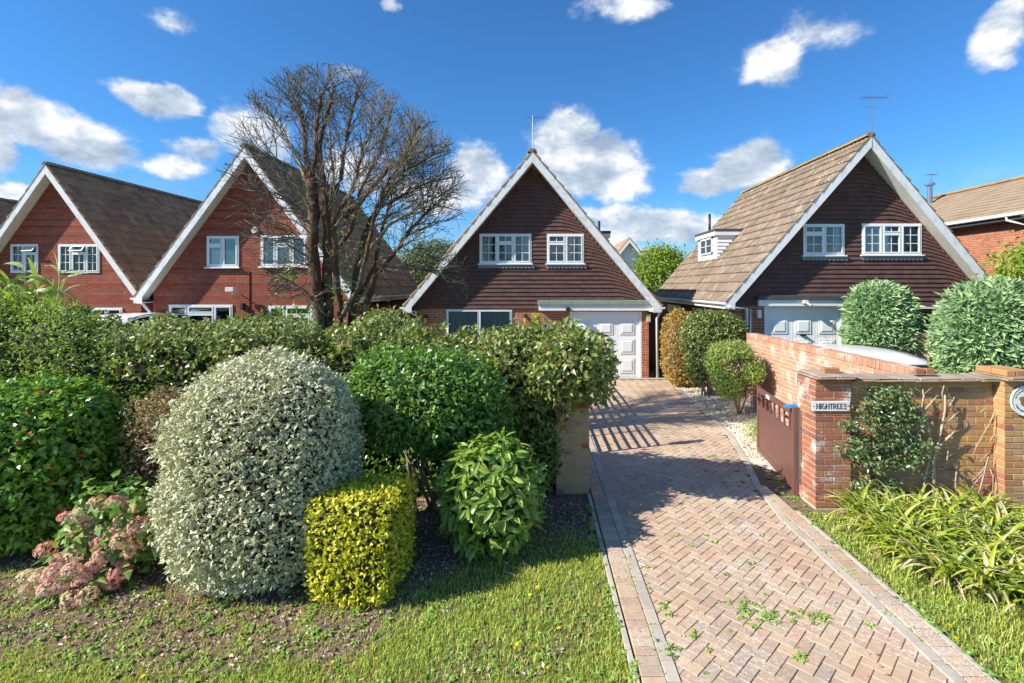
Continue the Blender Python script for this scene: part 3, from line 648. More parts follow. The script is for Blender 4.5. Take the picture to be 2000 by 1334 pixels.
def text_obj(name, body, loc, size, mat, parent, font_shear=0, rotx=90, bold=.0, extr=.002):
    cu = bpy.data.curves.new(name, 'FONT'); cu.body = body; cu.size = size; cu.extrude = extr; cu.offset = bold
    cu.align_x = 'CENTER'; cu.align_y = 'CENTER'
    o = bpy.data.objects.new(name, cu); o.rotation_euler = (R(rotx), 0, 0)
    o.data.materials.append(mat)
    col.objects.link(o)
    dg = bpy.context.evaluated_depsgraph_get(); me = bpy.data.meshes.new_from_object(o.evaluated_get(dg)); bpy.data.objects.remove(o)
    m2 = bpy.data.objects.new(name, me); m2.rotation_euler = (R(rotx), 0, 0); m2.parent = parent; m2.location = Vector(loc) - wloc(parent); col.objects.link(m2)
    me.materials.clear(); me.materials.append(mat)
    return m2
def signs():
    Y = 6.262
    x0, x1, z0, z1 = PX(1587, Y), PX(1660, Y), PZ(803, Y), PZ(784, Y)
    s = thing('house_sign', ((x0 + x1) / 2, Y, (z0 + z1) / 2), 'white rectangular name sign reading HIGHTREES on the right gate pillar', 'sign')
    b = MB(); b.box(x0, x1, Y, Y + .02, z0, z1); b.build('sign_board', M['white'], s, bevel=.002)
    # hand-cut serif capitals from strokes
    mb = MB(); yy = Y - .003; H = (z1 - z0) * .56; zb = (z0 + z1) / 2 - H / 2; cw = .0395; gap = .0075
    def st(x, z, x2, z2, w=.008):
        d = Vector((x2 - x, 0, z2 - z)); n = Vector((-d.z, 0, d.x)).normalized() * w / 2
        p = [Vector((x, yy, z)) - n, Vector((x2, yy, z2)) - n, Vector((x2, yy, z2)) + n, Vector((x, yy, z)) + n]; mb.prism([tuple(q) for q in p], (0, .004, 0))
    widths = {'H': 1.0, 'I': .36, 'G': .95, 'T': .9, 'R': .95, 'E': .82, 'S': .72}
    word = 'HIGHTREES'; u = .0405; tot = sum(widths[c] * u + gap for c in word) - gap; x = (x0 + x1) / 2 - tot / 2
    for c in word:
        w = widths[c] * u; a, e = x + .004, x + w - .004; se = .004
        def serif(xx, zz): st(xx - .008, zz, xx + .008, zz, .004)
        if c == 'H':
            st(a, zb, a, zb + H, .010); st(e, zb, e, zb + H, .010); st(a, zb + H / 2, e, zb + H / 2, .005)
            for q in (a, e): serif(q, zb + .002); serif(q, zb + H - .002)
        elif c == 'I': st((a + e) / 2, zb, (a + e) / 2, zb + H, .010); serif((a + e) / 2, zb + .002); serif((a + e) / 2, zb + H - .002)
        elif c == 'G':
            cx_, cz = (a + e) / 2, zb + H / 2; pr = None
            for k in range(12):
                an = R(50 + k * 25); q = (cx_ + math.cos(an) * (e - a) / 2, cz + math.sin(an) * H / 2)
                if pr: st(pr[0], pr[1], q[0], q[1], .009 if 120 < 50 + k * 25 < 260 else .005)
                pr = q
            st(e, zb + .004, e, cz, .008); st(e - .012, cz, e + .005, cz, .004)
        elif c == 'T':
            st((a + e) / 2, zb, (a + e) / 2, zb + H, .010); st(a - .003, zb + H - .003, e + .003, zb + H - .003, .006); serif((a + e) / 2, zb + .002)
            st(a - .001, zb + H, a - .001, zb + H - .012, .004); st(e + .001, zb + H, e + .001, zb + H - .012, .004)
        elif c == 'R':
            st(a, zb, a, zb + H, .010); serif(a, zb + .002)
            for (p, q) in (((a, zb + H - .002), (e - .009, zb + H - .003)), ((e - .009, zb + H - .003), (e - .002, zb + H * .8)), ((e - .002, zb + H * .8), (e - .009, zb + H * .52)), ((e - .009, zb + H * .52), (a, zb + H * .5))): st(*p, *q, .006)
            st(a + .012, zb + H * .5, e + .003, zb, .009)
        elif c == 'E':
            st(a, zb, a, zb + H, .010); st(a - .004, zb + .002, e, zb + .002, .005); st(a - .004, zb + H - .002, e, zb + H - .002, .005); st(a, zb + H / 2, e - .008, zb + H / 2, .005)
            st(e, zb, e, zb + .013, .004); st(e, zb + H, e, zb + H - .013, .004)
        elif c == 'S':
            pts = [(e, zb + H * .80), (e - .006, zb + H * .97), (a + .006, zb + H * .97), (a, zb + H * .78), (a + .006, zb + H * .58), (e - .006, zb + H * .42), (e, zb + H * .22), (e - .006, zb + H * .03), (a + .006, zb + H * .03), (a, zb + H * .2)]
            for p, q in zip(pts, pts[1:]): st(*p, *q, .007)
        mb.build('letter', M['black'], s); mb = MB()
        x += w + gap
    for sx in (x0 + .014, x1 - .014):       # little ornaments each side
        st(sx - .006, zb + H / 2, sx + .006, zb + H / 2, .006); st(sx, zb + H / 2 - .006, sx, zb + H / 2 + .006, .004); mb.build('ornament', M['black'], s); mb = MB()
    # round plaque on the second pillar
    Y = 6.155; cx_, cz, r = PX(2004, Y), PZ(783, Y), .178
    q = thing('round_plaque', (cx_, Y, cz), 'round white house plaque with dark lettering and a small brown emblem at the right edge', 'plaque')
    d = MB(); n = 40
    d.prism([(cx_ + math.cos(2 * math.pi * i / n) * r, Y, cz + math.sin(2 * math.pi * i / n) * r) for i in range(n)], (0, .02, 0)); d.build('disc', M['white'], q)
    rim = MB(); rim.tube([(cx_ + math.cos(2 * math.pi * i / n) * r, Y - .002, cz + math.sin(2 * math.pi * i / n) * r) for i in range(n + 1)], .008, 6, False)
    rim.tube([(cx_ + math.cos(2 * math.pi * i / n) * r * .80, Y - .001, cz + math.sin(2 * math.pi * i / n) * r * .80) for i in range(n + 1)], .002, 4, False)
    rim.build('rim', M['white_old'], q)
    em = MB(); pts = []
    for i in range(16):
        a = 2 * math.pi * i / 16; rr = .075 * (1 + .25 * math.sin(3 * a + 1)); pts.append((cx_ + math.cos(a) * rr * 1.2, Y - .006, cz + math.sin(a) * rr * .7))
    em.prism(pts, (0, .006, 0)); em.build('emblem', plain('emblem_brown', (.25, .17, .06), .6), q)
    lt = MB()
    def tick(a, l=.018, w=.004, r0=.120):
        c, s_ = math.cos(a), math.sin(a); p = Vector((cx_ + c * r0, Y - .003, cz + s_ * r0)); e = p + Vector((c, 0, s_)) * l; nn = Vector((-s_, 0, c)) * w / 2
        lt.prism([tuple(p - nn), tuple(e - nn), tuple(e + nn), tuple(p + nn)], (0, .003, 0))
    for k in range(9): 
        a = R(100 + k * 8); tick(a); tick(a + .06) if k % 2 else None
        a = R(200 + k * 9); tick(a); tick(a + .05) if k % 3 else None
    lt.build('lettering', M['black'], q, kind='stuff')
signs()

# ------------------------------------------------------------------ houses
def slab(mb, a, b, c, d, th):
    n = (Vector(b) - Vector(a)).cross(Vector(d) - Vector(a)).normalized() * th
    p = [Vector(q) for q in (a, b, c, d)]; mb.hexa([tuple(q) for q in p] + [tuple(q + n) for q in p])
def roof_tile_proto(w=.33, l=.40, th=.030, roll=.030, var=0):
    """interlocking double-roll tile: x across (width), y up the slope, z out"""
    xs = [0, .03, .065, .10, .165, .195, .23, .265, .33]; hs = [0, roll, roll * 1.2, .004, .002, roll, roll * 1.2, .004, 0]
    V = []
    for x, h in zip(xs, hs):
        xx = (x / .33 - .5) * w
        V += [(xx, -l / 2, h + th + .012), (xx, l / 2, h * .8), (xx, -l / 2, -.004)]
    F = []
    for i in range(len(xs) - 1):
        a, b = i * 3, i * 3 + 3
        F += [(a, b, b + 1), (a, b + 1, a + 1), (a + 2, b + 2, b), (a + 2, b, a)]
    e = (len(xs) - 1) * 3
    F += [(0, 1, 2), (e + 2, e + 1, e)]
    return np.array(V, float), np.array(F)
def window(house, x0, x1, z0, z1, y, lights, bars=False, sill='white', room='dark', curtain=None, lead=False, depth=.10, opened=(), casement_w=.035):
    """frame + panes + room behind; lights: list of (fraction, toplight?)"""
    f = MB(); fw = .045; yf = y - .03; yb = y + .05
    f.box(x0, x1, yf, yb, z1 - fw, z1); f.box(x0, x1, yf, yb, z0, z0 + fw)
    f.box(x0, x0 + fw, yf, yb, z0 + fw, z1 - fw); f.box(x1 - fw, x1, yf, yb, z0 + fw, z1 - fw)
    tot = sum(l[0] for l in lights); x = x0 + fw; W = x1 - x0 - 2 * fw; panes = []; openl = []
    for i, (fr, top) in enumerate(lights):
        w = W * fr / tot; xe = x + w
        if i < len(lights) - 1: f.box(xe - .022, xe + .022, yf, yb, z0 + fw, z1 - fw)
        xa = x + (.022 if i else 0); xb = xe - (.022 if i < len(lights) - 1 else 0)
        zs = [(z0 + fw, z1 - fw, False)]
        if top:
            zt = z1 - fw - (z1 - z0) * .26; f.box(xa, xb, yf - .004, yb, zt - .022, zt + .022); zs = [(z0 + fw, zt - .022, False), (zt + .022, z1 - fw, True)]
        for (a, b_, is_top) in zs:
            c = casement_w
            if (i in opened) and is_top:
                openl.append((xa, xb, a, b_)); continue
            q = (xa, xb, a, b_)
            for bx in ((xa + .002, xb - .002, b_ - c, b_ - .002), (xa + .002, xb - .002, a + .002, a + c), (xa + .002, xa + c, a + c, b_ - c), (xb - c, xb - .002, a + c, b_ - c)):
                f.box(bx[0], bx[1], yf - .012, yb - .01, bx[2], bx[3])
            panes.append((xa + c, xb - c, a + c, b_ - c))
            if bars:
                mx_ = (xa + xb) / 2; f.box(mx_ - .009, mx_ + .009, yf + .018, yf + .034, a + c, b_ - c)
                nb = 1 if is_top else 2 if top or True else 2
                if is_top: continue
                nr = 3 if not top else 2
                for k in range(1, nr): zz = a + c + (b_ - a - 2 * c) * k / nr; f.box(xa + c, xb - c, yf + .019, yf + .033, zz - .009, zz + .009)
        x = xe
    w_ = f.build('window', M['white'], house)
    for (xa, xb, za, zb) in panes:
        p = MB(); p.box(xa - .004, xb + .004, yf + .024, yf + .028, za - .004, zb + .004); p.build('pane', M['glass'], w_)
    for (xa, xb, a, b_) in openl:       # top-hung light standing open
        o = MB(); hgt = b_ - a; ang = R(38); c = .035
        def T(xx, s, o_): # s distance down from hinge
            return (xx, yf - math.sin(ang) * s - math.cos(ang) * o_, b_ - math.cos(ang) * s + math.sin(ang) * o_ * -1)
        def bx(xA, xB, s0, s1): o.hexa([T(xA, s0, .02), T(xB, s0, .02), T(xB, s1, .02), T(xA, s1, .02), T(xA, s0, 0), T(xB, s0, 0), T(xB, s1, 0), T(xA, s1, 0)])
        bx(xa, xb, 0, c); bx(xa, xb, hgt - c, hgt); bx(xa, xa + c, c, hgt - c); bx(xb - c, xb, c, hgt - c)
        o.build('open_top_light', M['white'], w_, label='top light hinged open')
        g = MB(); g.poly([T(xa + c, c, .01), T(xb - c, c, .01), T(xb - c, hgt - c, .01), T(xa + c, hgt - c, .01)]); g.build('pane', M['glass'], w_)
    if sill:
        s = MB(); s.box(x0 - .05, x1 + .05, y - .09, y + .02, z0 - .035, z0 - .002); s.build('sill', M['white'], w_, bevel=.004)
    if lead:
        s = MB(); xx = x0 - .04; zt = z0 - .04
        while xx < x1 + .03:
            pts = [(xx, y - .052, zt), (xx + .11, y - .052, zt)] + [(xx + .055 + .055 * math.cos(a), y - .052, zt - .055 - .05 * math.sin(a)) for a in [math.pi * k / 6 for k in range(0, 7)]]
            s.prism(pts, (0, .008, 0)); xx += .112
        s.build('lead_apron', M['lead'], w_)
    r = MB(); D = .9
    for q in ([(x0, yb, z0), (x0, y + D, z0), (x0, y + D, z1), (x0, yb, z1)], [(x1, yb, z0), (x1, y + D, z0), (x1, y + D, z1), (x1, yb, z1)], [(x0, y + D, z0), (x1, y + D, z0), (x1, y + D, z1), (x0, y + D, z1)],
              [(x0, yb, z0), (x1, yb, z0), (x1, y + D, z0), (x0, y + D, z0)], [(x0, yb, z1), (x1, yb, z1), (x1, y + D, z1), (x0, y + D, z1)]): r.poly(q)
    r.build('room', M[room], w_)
    if curtain:
        c = MB(); kind_, spans = curtain
        for a, b_ in spans:
            xa, xb = x0 + (x1 - x0) * a, x0 + (x1 - x0) * b_
            if kind_ == 'blind':
                c.box(xa, xb, y + .10, y + .11, z0 + (z1 - z0) * .0, z0 + (z1 - z0) * .55)
            elif kind_ == 'shutter':
                z = z0 + .04
                while z < z1 - .06: c.hexa([(xa, y + .10, z), (xb, y + .10, z), (xb, y + .14, z + .03), (xa, y + .14, z + .03), (xa, y + .10, z + .008), (xb, y + .10, z + .008), (xb, y + .14, z + .038), (xa, y + .14, z + .038)]); z += .075
                nst = max(1, int((xb - xa) / .3))
                for k in range(nst + 1): xx = xa + (xb - xa) * k / nst; c.box(xx - .02, xx + .02, y + .095, y + .145, z0, z1)
            else:
                n = max(6, int((xb - xa) / .035)); n += n % 2
                for k in range(n):
                    u0 = xa + (xb - xa) * k / n; u1 = xa + (xb - xa) * (k + 1) / n; d0 = .06 + (.03 if k % 2 else 0); d1 = .06 + (0 if k % 2 else .03)
                    c.poly([(u0, y + d0, z0), (u1, y + d1, z0), (u1, y + d1, z1), (u0, y + d0, z1)])
        c.build('curtain' if kind_ == 'curtain' else kind_, M['curtain'] if kind_ == 'curtain' else M['blind'], w_)
    return w_
def holed_wall(name, outer, holes, y, mat, parent):
    bm = bmesh.new()
    def loop(pts):
        vs_ = [bm.verts.new((p[0], y, p[1])) for p in pts]
        return [bm.edges.new((vs_[i], vs_[(i + 1) % len(vs_)])) for i in range(len(vs_))]
    ed = loop(outer)
    for (x0, x1, z0, z1) in holes: ed += loop([(x0, z0), (x1, z0), (x1, z1), (x0, z1)])
    bmesh.ops.triangle_fill(bm, use_beauty=True, use_dissolve=False, edges=ed)
    # drop triangles that fall in a hole
    kill = [f for f in bm.faces if any(x0 < f.calc_center_median().x < x1 and z0 < f.calc_center_median().z < z1 for x0, x1, z0, z1 in holes)]
    bmesh.ops.delete(bm, geom=kill, context='FACES_ONLY')
    o0 = wloc(parent)
    for v in bm.verts: v.co -= o0
    bmesh.ops.recalc_face_normals(bm, faces=bm.faces)
    me = bpy.data.meshes.new(name); bm.to_mesh(me); bm.free(); me.materials.append(mat)
    return link_mesh(name, me, parent)
def house(name, label, cx, yw, hw, zr, ze, yb, oe, oa, wallmat, tilemat, vis, ridge_mat='ridge', limit=300, holes=(), base_z=0, barge='white_old', inset=.30):
    t = thing(name, (cx, yw, 0), label, 'house')
    m = (zr - ze) / hw; ww = hw - inset
    def yf(z): return yw - (oe + (oa - oe) * (z - ze) / (zr - ze))
    za = zr - .20; zs = za - m * ww
    holed_wall('front_wall', [(cx - ww, 0), (cx + ww, 0), (cx + ww, zs), (cx, za), (cx - ww, zs)], holes, yw, wallmat, t)
    b = MB()
    for s in (-1, 1): b.poly([(cx + s * ww, yw, 0), (cx + s * ww, yb, 0), (cx + s * ww, yb, zs), (cx + s * ww, yw, zs)])
    b.poly([(cx - ww, yb, 0), (cx + ww, yb, 0), (cx + ww, yb, zs), (cx, yb, za), (cx - ww, yb, zs)])
    b.build('side_wall', wallmat, t)
    # roof deck under the tiles
    rt = None
    for s in (-1, 1):
        d = MB(); n = Vector((s * m, 0, 1)).normalized() * .05
        zt = -.055
        P = [(cx, yf(zr) + .02, zr + zt), (cx + s * hw, yf(ze) + .02, ze + zt), (cx + s * hw, yb + .15, ze + zt), (cx, yb + .15, zr + zt)]
        P2 = [tuple(Vector(p) - n) for p in P]; d.hexa(P + P2)
        roof = d.build('roof', M['felt_dark'], t)
        pc = Pieces('roof_tile', tilemat, roof); 
        pc.proto(0, roof_tile_proto()); 
        slope = math.hypot(hw, zr - ze); g = .345; rows = int(slope / g)
        ex = Vector((0, 1 if s > 0 else -1, 0)); ey = Vector((-s * hw, 0, zr - ze)).normalized(); ez = ex.cross(ey)
        Rm = Matrix((ex, ey, ez)).transposed()
        for r_ in range(rows + 1):
            dist = min(.17 + r_ * g, slope - .12); c0 = Vector((cx + s * hw, 0, ze)) + ey * dist; fy = yf(c0.z)
            y = fy + .165 - .02
            while y < yb + .15:
                jr = Matrix.Rotation(random.uniform(-.006, .006), 3, 'Z')
                pc.add(0, Vector((c0.x, y, c0.z)) + ez * (random.uniform(-.002, .003) - .028), Rm @ jr); y += .33
        pc.finish(limit if s in vis else 0, rank=lambda p: p.y)
    # ridge tiles
    rp = Pieces('ridge_tile', M[ridge_mat], t); bmv = MB(); n = 7; L = .44; rr = .13
    for y_ in (-L / 2, L / 2):
        for k in range(n): a = math.pi * k / (n - 1); bmv.v.append((math.cos(a) * rr, y_, math.sin(a) * rr * .8 + (.012 if y_ < 0 else 0)))
    F = [];
    for k in range(n - 1): F += [(k, k + 1, n + k + 1), (k, n + k + 1, n + k)]
    for k in range(1, n - 1): F += [(0, k, k + 1)]
    rp.proto(0, (np.array(bmv.v), np.array(F))); y = yf(zr) + .22
    while y < yb + .1: rp.add(0, (cx, y, zr - .055 + random.uniform(-.004, .006)), Euler((random.uniform(-.01, .01), 0, 0)).to_matrix()); y += .43
    rp.finish(60)
    # barge boards, boots, soffits
    for s in (-1, 1):
        zb = ze - .17; lo = .34; dx = (zr - lo - zb) / m
        pts = [(cx, zr - .05), (cx + s * (hw + .01), ze - .04), (cx + s * (hw + .01), zb + .02), (cx + s * (hw - .06), zb - .04), (cx + s * (dx - .10), zb - .04), (cx + s * (dx - .10), zb + .10 * m), (cx, zr - lo)]
        bb = MB(); bb.prism([(x, yf(z) - .012, z) for x, z in pts], (0, .03, 0)); bb.build('barge_board', M[barge], t)
        sf = MB(); lz = .33
        sf.poly([(cx, yf(zr) + .02, zr - lz), (cx, yw - .003, zr - lz), (cx + s * hw, yw - .003, ze - lz + .2 * 0), (cx + s * hw, yf(ze) + .02, ze - lz + .2 * 0)]) if False else None
        x_e = cx + s * (hw - .04)
        A = lambda x_: zr - .30 - m * abs(x_ - cx)
        sf.poly([(cx, yf(zr) + .018, zr - .30), (cx, yw + .0, zr - .30), (cx + s * dx, yw, A(cx + s * dx)), (cx + s * dx, yf(ze) + .018, A(cx + s * dx))])
        sf.box(min(cx + s * (ww - .02), cx + s * hw), max(cx + s * (ww - .02), cx + s * hw), yf(ze) + .02, yb, zb - .02, zb)     # eaves soffit box
        sf.build('soffit', M['soffit'], t)
        gt = MB(); gx = cx + s * (hw + .05); n = 6
        for k in range(n):
            a0 = math.pi + math.pi * k / n; a1 = math.pi + math.pi * (k + 1) / n
            gt.poly([(gx + math.cos(a0) * .06, yf(ze) - .01, ze - .05 + math.sin(a0) * .06), (gx + math.cos(a1) * .06, yf(ze) - .01, ze - .05 + math.sin(a1) * .06), (gx + math.cos(a1) * .06, yb, ze - .05 + math.sin(a1) * .06), (gx + math.cos(a0) * .06, yb, ze - .05 + math.sin(a0) * .06)])
        gt.poly([(gx + math.cos(math.pi + math.pi * k / n) * .06, yf(ze) - .01, ze - .05 + math.sin(math.pi + math.pi * k / n) * .06) for k in range(n + 1)])
        gt.box(cx + s * hw - .012, cx + s * hw + .012, yf(ze), yb, ze - .2, ze - .03)
        gt.build('gutter', M['white'], t)
    return t, m, zs
def hung_tiles(t, cx, yw, hw, zr, m, zbot, holes, za_off=.34):
    """tile-hanging: one part per course, individual tiles with their own step, ends swept down at the verges"""
    rowh = .122; z = zbot; w = .166; row = 0
    while z < zr - .42:
        half = (zr - .22 - z) / m
        if half < .1: break
        runs = {}
        x = cx - half + (w / 2 if row % 2 else 0) - w
        while x < cx + half:
            xa, xb = max(x + .0008, cx - half), min(x + w - .0008, cx + half)
            if xb - xa > .02:
                bad = False; segs = [(xa, xb)]
                for (h0, h1, k0, k1) in holes:
                    if z + rowh * .75 > k0 - .05 and z + rowh * .25 < k1 + .0:
                        ns = []
                        for (a, c) in segs:
                            if c <= h0 or a >= h1: ns.append((a, c))
                            else:
                                if a < h0: ns.append((a, h0))
                                if c > h1: ns.append((h1, c))
                        segs = ns
                for (a, c) in segs:
                    if c - a < .012: continue
                    VV, FF, TT = runs.setdefault(sum(1 for h_ in holes if h_[0] < a + .01 and z + rowh * .75 > h_[2] - .05 and z + rowh * .25 < h_[3]), ([], [], [])); b = len(VV)
                    def dz(xx):
                        e = half - abs(xx - cx); return -.20 * max(0, 1 - e / .75) ** 1.5 if xx > cx else -.10 * max(0, 1 - e / .6) ** 1.5
                    j0 = random.uniform(-.0015, .0015); o0 = random.uniform(-.001, .002)
                    za, zc = z + dz(a) + j0, z + dz(c) + j0; yo = yw - .058 - o0; yi = yw - .020; H = rowh + .03
                    q = [(a, yo, za), (c, yo, zc), (c, yi, zc + H), (a, yi, za + H), (a, yo + .03, za - .001), (c, yo + .03, zc - .001)]
                    mx_, mz = (a + c) / 2, (za + zc) / 2 - .006
                    VV += q; FF += [(b, b + 1, b + 2), (b, b + 2, b + 3), (b + 4, b + 5, b + 1), (b + 4, b + 1, b), (b + 4, b, b + 3), (b + 1, b + 5, b + 2)]
                    TT += [random.random()] * 6
            x += w
        for VV, FF, TT in runs.values(): np_mesh('tile_course', np.array(VV), np.array(FF), M['hung'], t, tint=np.array(TT))
        z += rowh; row += 1
def lantern(parent, x, y, z):
    l = MB(); l.box(x - .035, x + .035, y - .02, y, z - .02, z + .10); l.box(x - .01, x + .01, y - .10, y - .02, z + .07, z + .09)
    l.prism([(x - .07, y - .16, z + .02), (x + .07, y - .16, z + .02), (x + .07, y - .03, z + .02), (x - .07, y - .03, z + .02)], (0, 0, .02)); l.tube([(x, y - .095, z + .03), (x, y - .095, z + .09)], [.05, .01], 8)
    o = l.build('wall_lantern', M['black'], parent)
    g = MB(); g.tube([(x, y - .095, z + .02), (x, y - .095, z - .14)], [.05, .038], 8); g.build('lamp_glass', M['lamp_glass'], o)
    return o
def garage_door(house_, x0, x1, z1, y):
    f = MB(); f.box(x0, x0 + .06, y - .02, y + .06, .03, z1); f.box(x1 - .06, x1, y - .02, y + .06, .03, z1); f.box(x0 + .06, x1 - .06, y - .02, y + .06, z1 - .05, z1)
    fo = f.build('garage_door', M['door_white'], house_)
    xa, xb = x0 + .065, x1 - .065
    s = MB(); s.box(xa, xb, y + .03, y + .05, .03, z1 - .055)
    for k in range(24):
        xx = xa + (xb - xa) * (k + .5) / 24; s.box(xx - .006, xx + .006, y + .0275, y + .031, .05, z1 - .07)
    s.build('door_leaf', M['door_white'], fo)
    W = xb - xa; H = z1 - .055
    for i in range(3):
        for k, (a, b_) in enumerate(((.10, .305), (.395, .60), (.69, .855))):
            cx_ = xa + W * (.18 + i * .32); w = W * .095; za, zb = H * a, H * b_
            p = MB()
            o = [(cx_ - w, y + .024, za), (cx_ + w, y + .024, za), (cx_ + w, y + .024, zb), (cx_ - w, y + .024, zb)]
            c = .055; inn = [(cx_ - w + c, y - .004, za + c), (cx_ + w - c, y - .004, za + c), (cx_ + w - c, y - .004, zb - c), (cx_ - w + c, y - .004, zb - c)]
            for j in range(4): p.poly([o[j], o[(j + 1) % 4], inn[(j + 1) % 4], inn[j]])
            p.poly(inn)
            # moulding round the panel
            for (x_a, x_b, z_a, z_b) in ((cx_ - w - .02, cx_ + w + .02, zb, zb + .02), (cx_ - w - .02, cx_ + w + .02, za - .02, za), (cx_ - w - .02, cx_ - w, za, zb), (cx_ + w, cx_ + w + .02, za, zb)): p.box(x_a, x_b, y + .012, y + .032, z_a, z_b)
            p.build('door_panel', M['door_white'], fo)
    h = MB(); hx, hz = xa + W * .49, H * .665; h.box(hx - .06, hx + .06, y - .03, y + .03, hz - .025, hz + .025); h.box(hx - .02, hx + .08, y - .06, y - .03, hz - .012, hz + .012); h.build('handle', M['black'], fo)
    return fo
def canopy(parent, x0, x1, y, dep, z0, z1, z2, matc):
    f = MB(); f.box(x0, x1, y - dep, y + .0, z0, z1); o = f.build('canopy', M['white'], parent)
    f = MB(); f.box(x0 - .03, x1 + .03, y - dep - .05, y - .055, z1, z2); f.build('canopy_roof', M[matc], o, bevel=.01)
    f = MB(); f.box(x0 + .02, x1 - .02, y - dep + .02, y, z0 - .012, z0 - .002); f.build('canopy_soffit', M['soffit'], o)
    return o
def downpipe(parent, pts, r=.035, lab=None):
    d = MB(); d.tube(pts, r, 8); return d.build('downpipe', M['white'], parent, smooth=True)
def dormer(parent, s, xf, y0, y1, z0, z1, cx, zr, m):
    """flat-roofed dormer whose window faces sideways (s=-1 left, +1 right)"""
    def rx(z): return cx + s * (zr - z) / m
    b = MB(); xi = rx(z1) - s * .05
    b.prism([(xf, y0, z0), (xf, y0, z1), (xi, y0, z1), ], (0, y1 - y0, 0)); o = b.build('dormer', M['white'], parent)
    q = MB(); a_, c_ = sorted((xf + s * .10, xi)); q.box(a_, c_, y0 - .10, y1 + .10, z1, z1 + .09); q.build('dormer_roof', M['felt_dark'], o, bevel=.01)
    q = MB(); a_, c_ = sorted((xf + s * .085, xi)); q.box(a_, c_, y0 - .085, y1 + .085, z1 - .13, z1 - .001); q.build('dormer_fascia', M['white'], o)
    # cladding boards on the cheek that faces the street
    z = z0 + .1
    while z < z1 - .2:
        q = MB(); xx = rx(z)
        a_, c_ = sorted((xf, xx)); q.hexa([(a_, y0 - .03, z), (c_, y0 - .03, z), (c_, y0 - .002, z), (a_, y0 - .002, z), (a_, y0 - .008, z + .115), (c_, y0 - .008, z + .115), (c_, y0 - .002, z + .115), (a_, y0 - .002, z + .115)])
        q.build('cladding_board', M['white'], o); z += .12
    f = MB(); xw = xf + s * .02; ya, yb_ = y0 + .35, y1 - .35; za, zb = z0 + .22, z1 - .16
    for (p, q_, r_, t_) in ((ya, yb_, zb - .05, zb), (ya, yb_, za, za + .05), (ya, ya + .05, za, zb), (yb_ - .05, yb_, za, zb), ((ya + yb_) / 2 - .025, (ya + yb_) / 2 + .025, za, zb), (ya, yb_, (za + zb) / 2 - .01, (za + zb) / 2 + .01)):
        a_, c_ = sorted((xf + s * .002, xf + s * .05)); f.box(a_, c_, p, q_, r_, t_)
    f.build('dormer_window', M['white'], o)
    g = MB(); a_, c_ = sorted((xf + s * .012, xf + s * .02)); g.box(a_, c_, ya, yb_, za, zb); g.build('pane', M['car_glass'], o)
    return o
def aerial(parent, x, y, z0, h, yaw, n=9, boom=.9, lab=None):
    a = MB(); a.tube([(x, y, z0), (x + .01, y, z0 + h)], .012, 6); d = Vector((math.cos(yaw), math.sin(yaw), .05)); e = Vector((-math.sin(yaw), math.cos(yaw), 0))
    p = Vector((x, y, z0 + h - .05)); a.tube([p - d * boom * .4, p + d * boom * .6], .008, 5)
    for k in range(n):
        c = p + d * boom * (-.35 + .9 * k / n); l = .16 - .006 * k; a.tube([c - e * l, c + e * l], .004, 4)
    c = p + d * boom * .6; a.tube([c + Vector((0, 0, -.12)), c + Vector((0, 0, .12))], .005, 4); a.tube([c - e * .1 + Vector((0, 0, .1)), c + e * .1 + Vector((0, 0, .1))], .005, 4)
    a.tube([p - Vector((0, 0, .25)) - d * .2, p - Vector((0, 0, .25)) + d * .15], .006, 4)
    return a.build('aerial', M['steel'], parent)

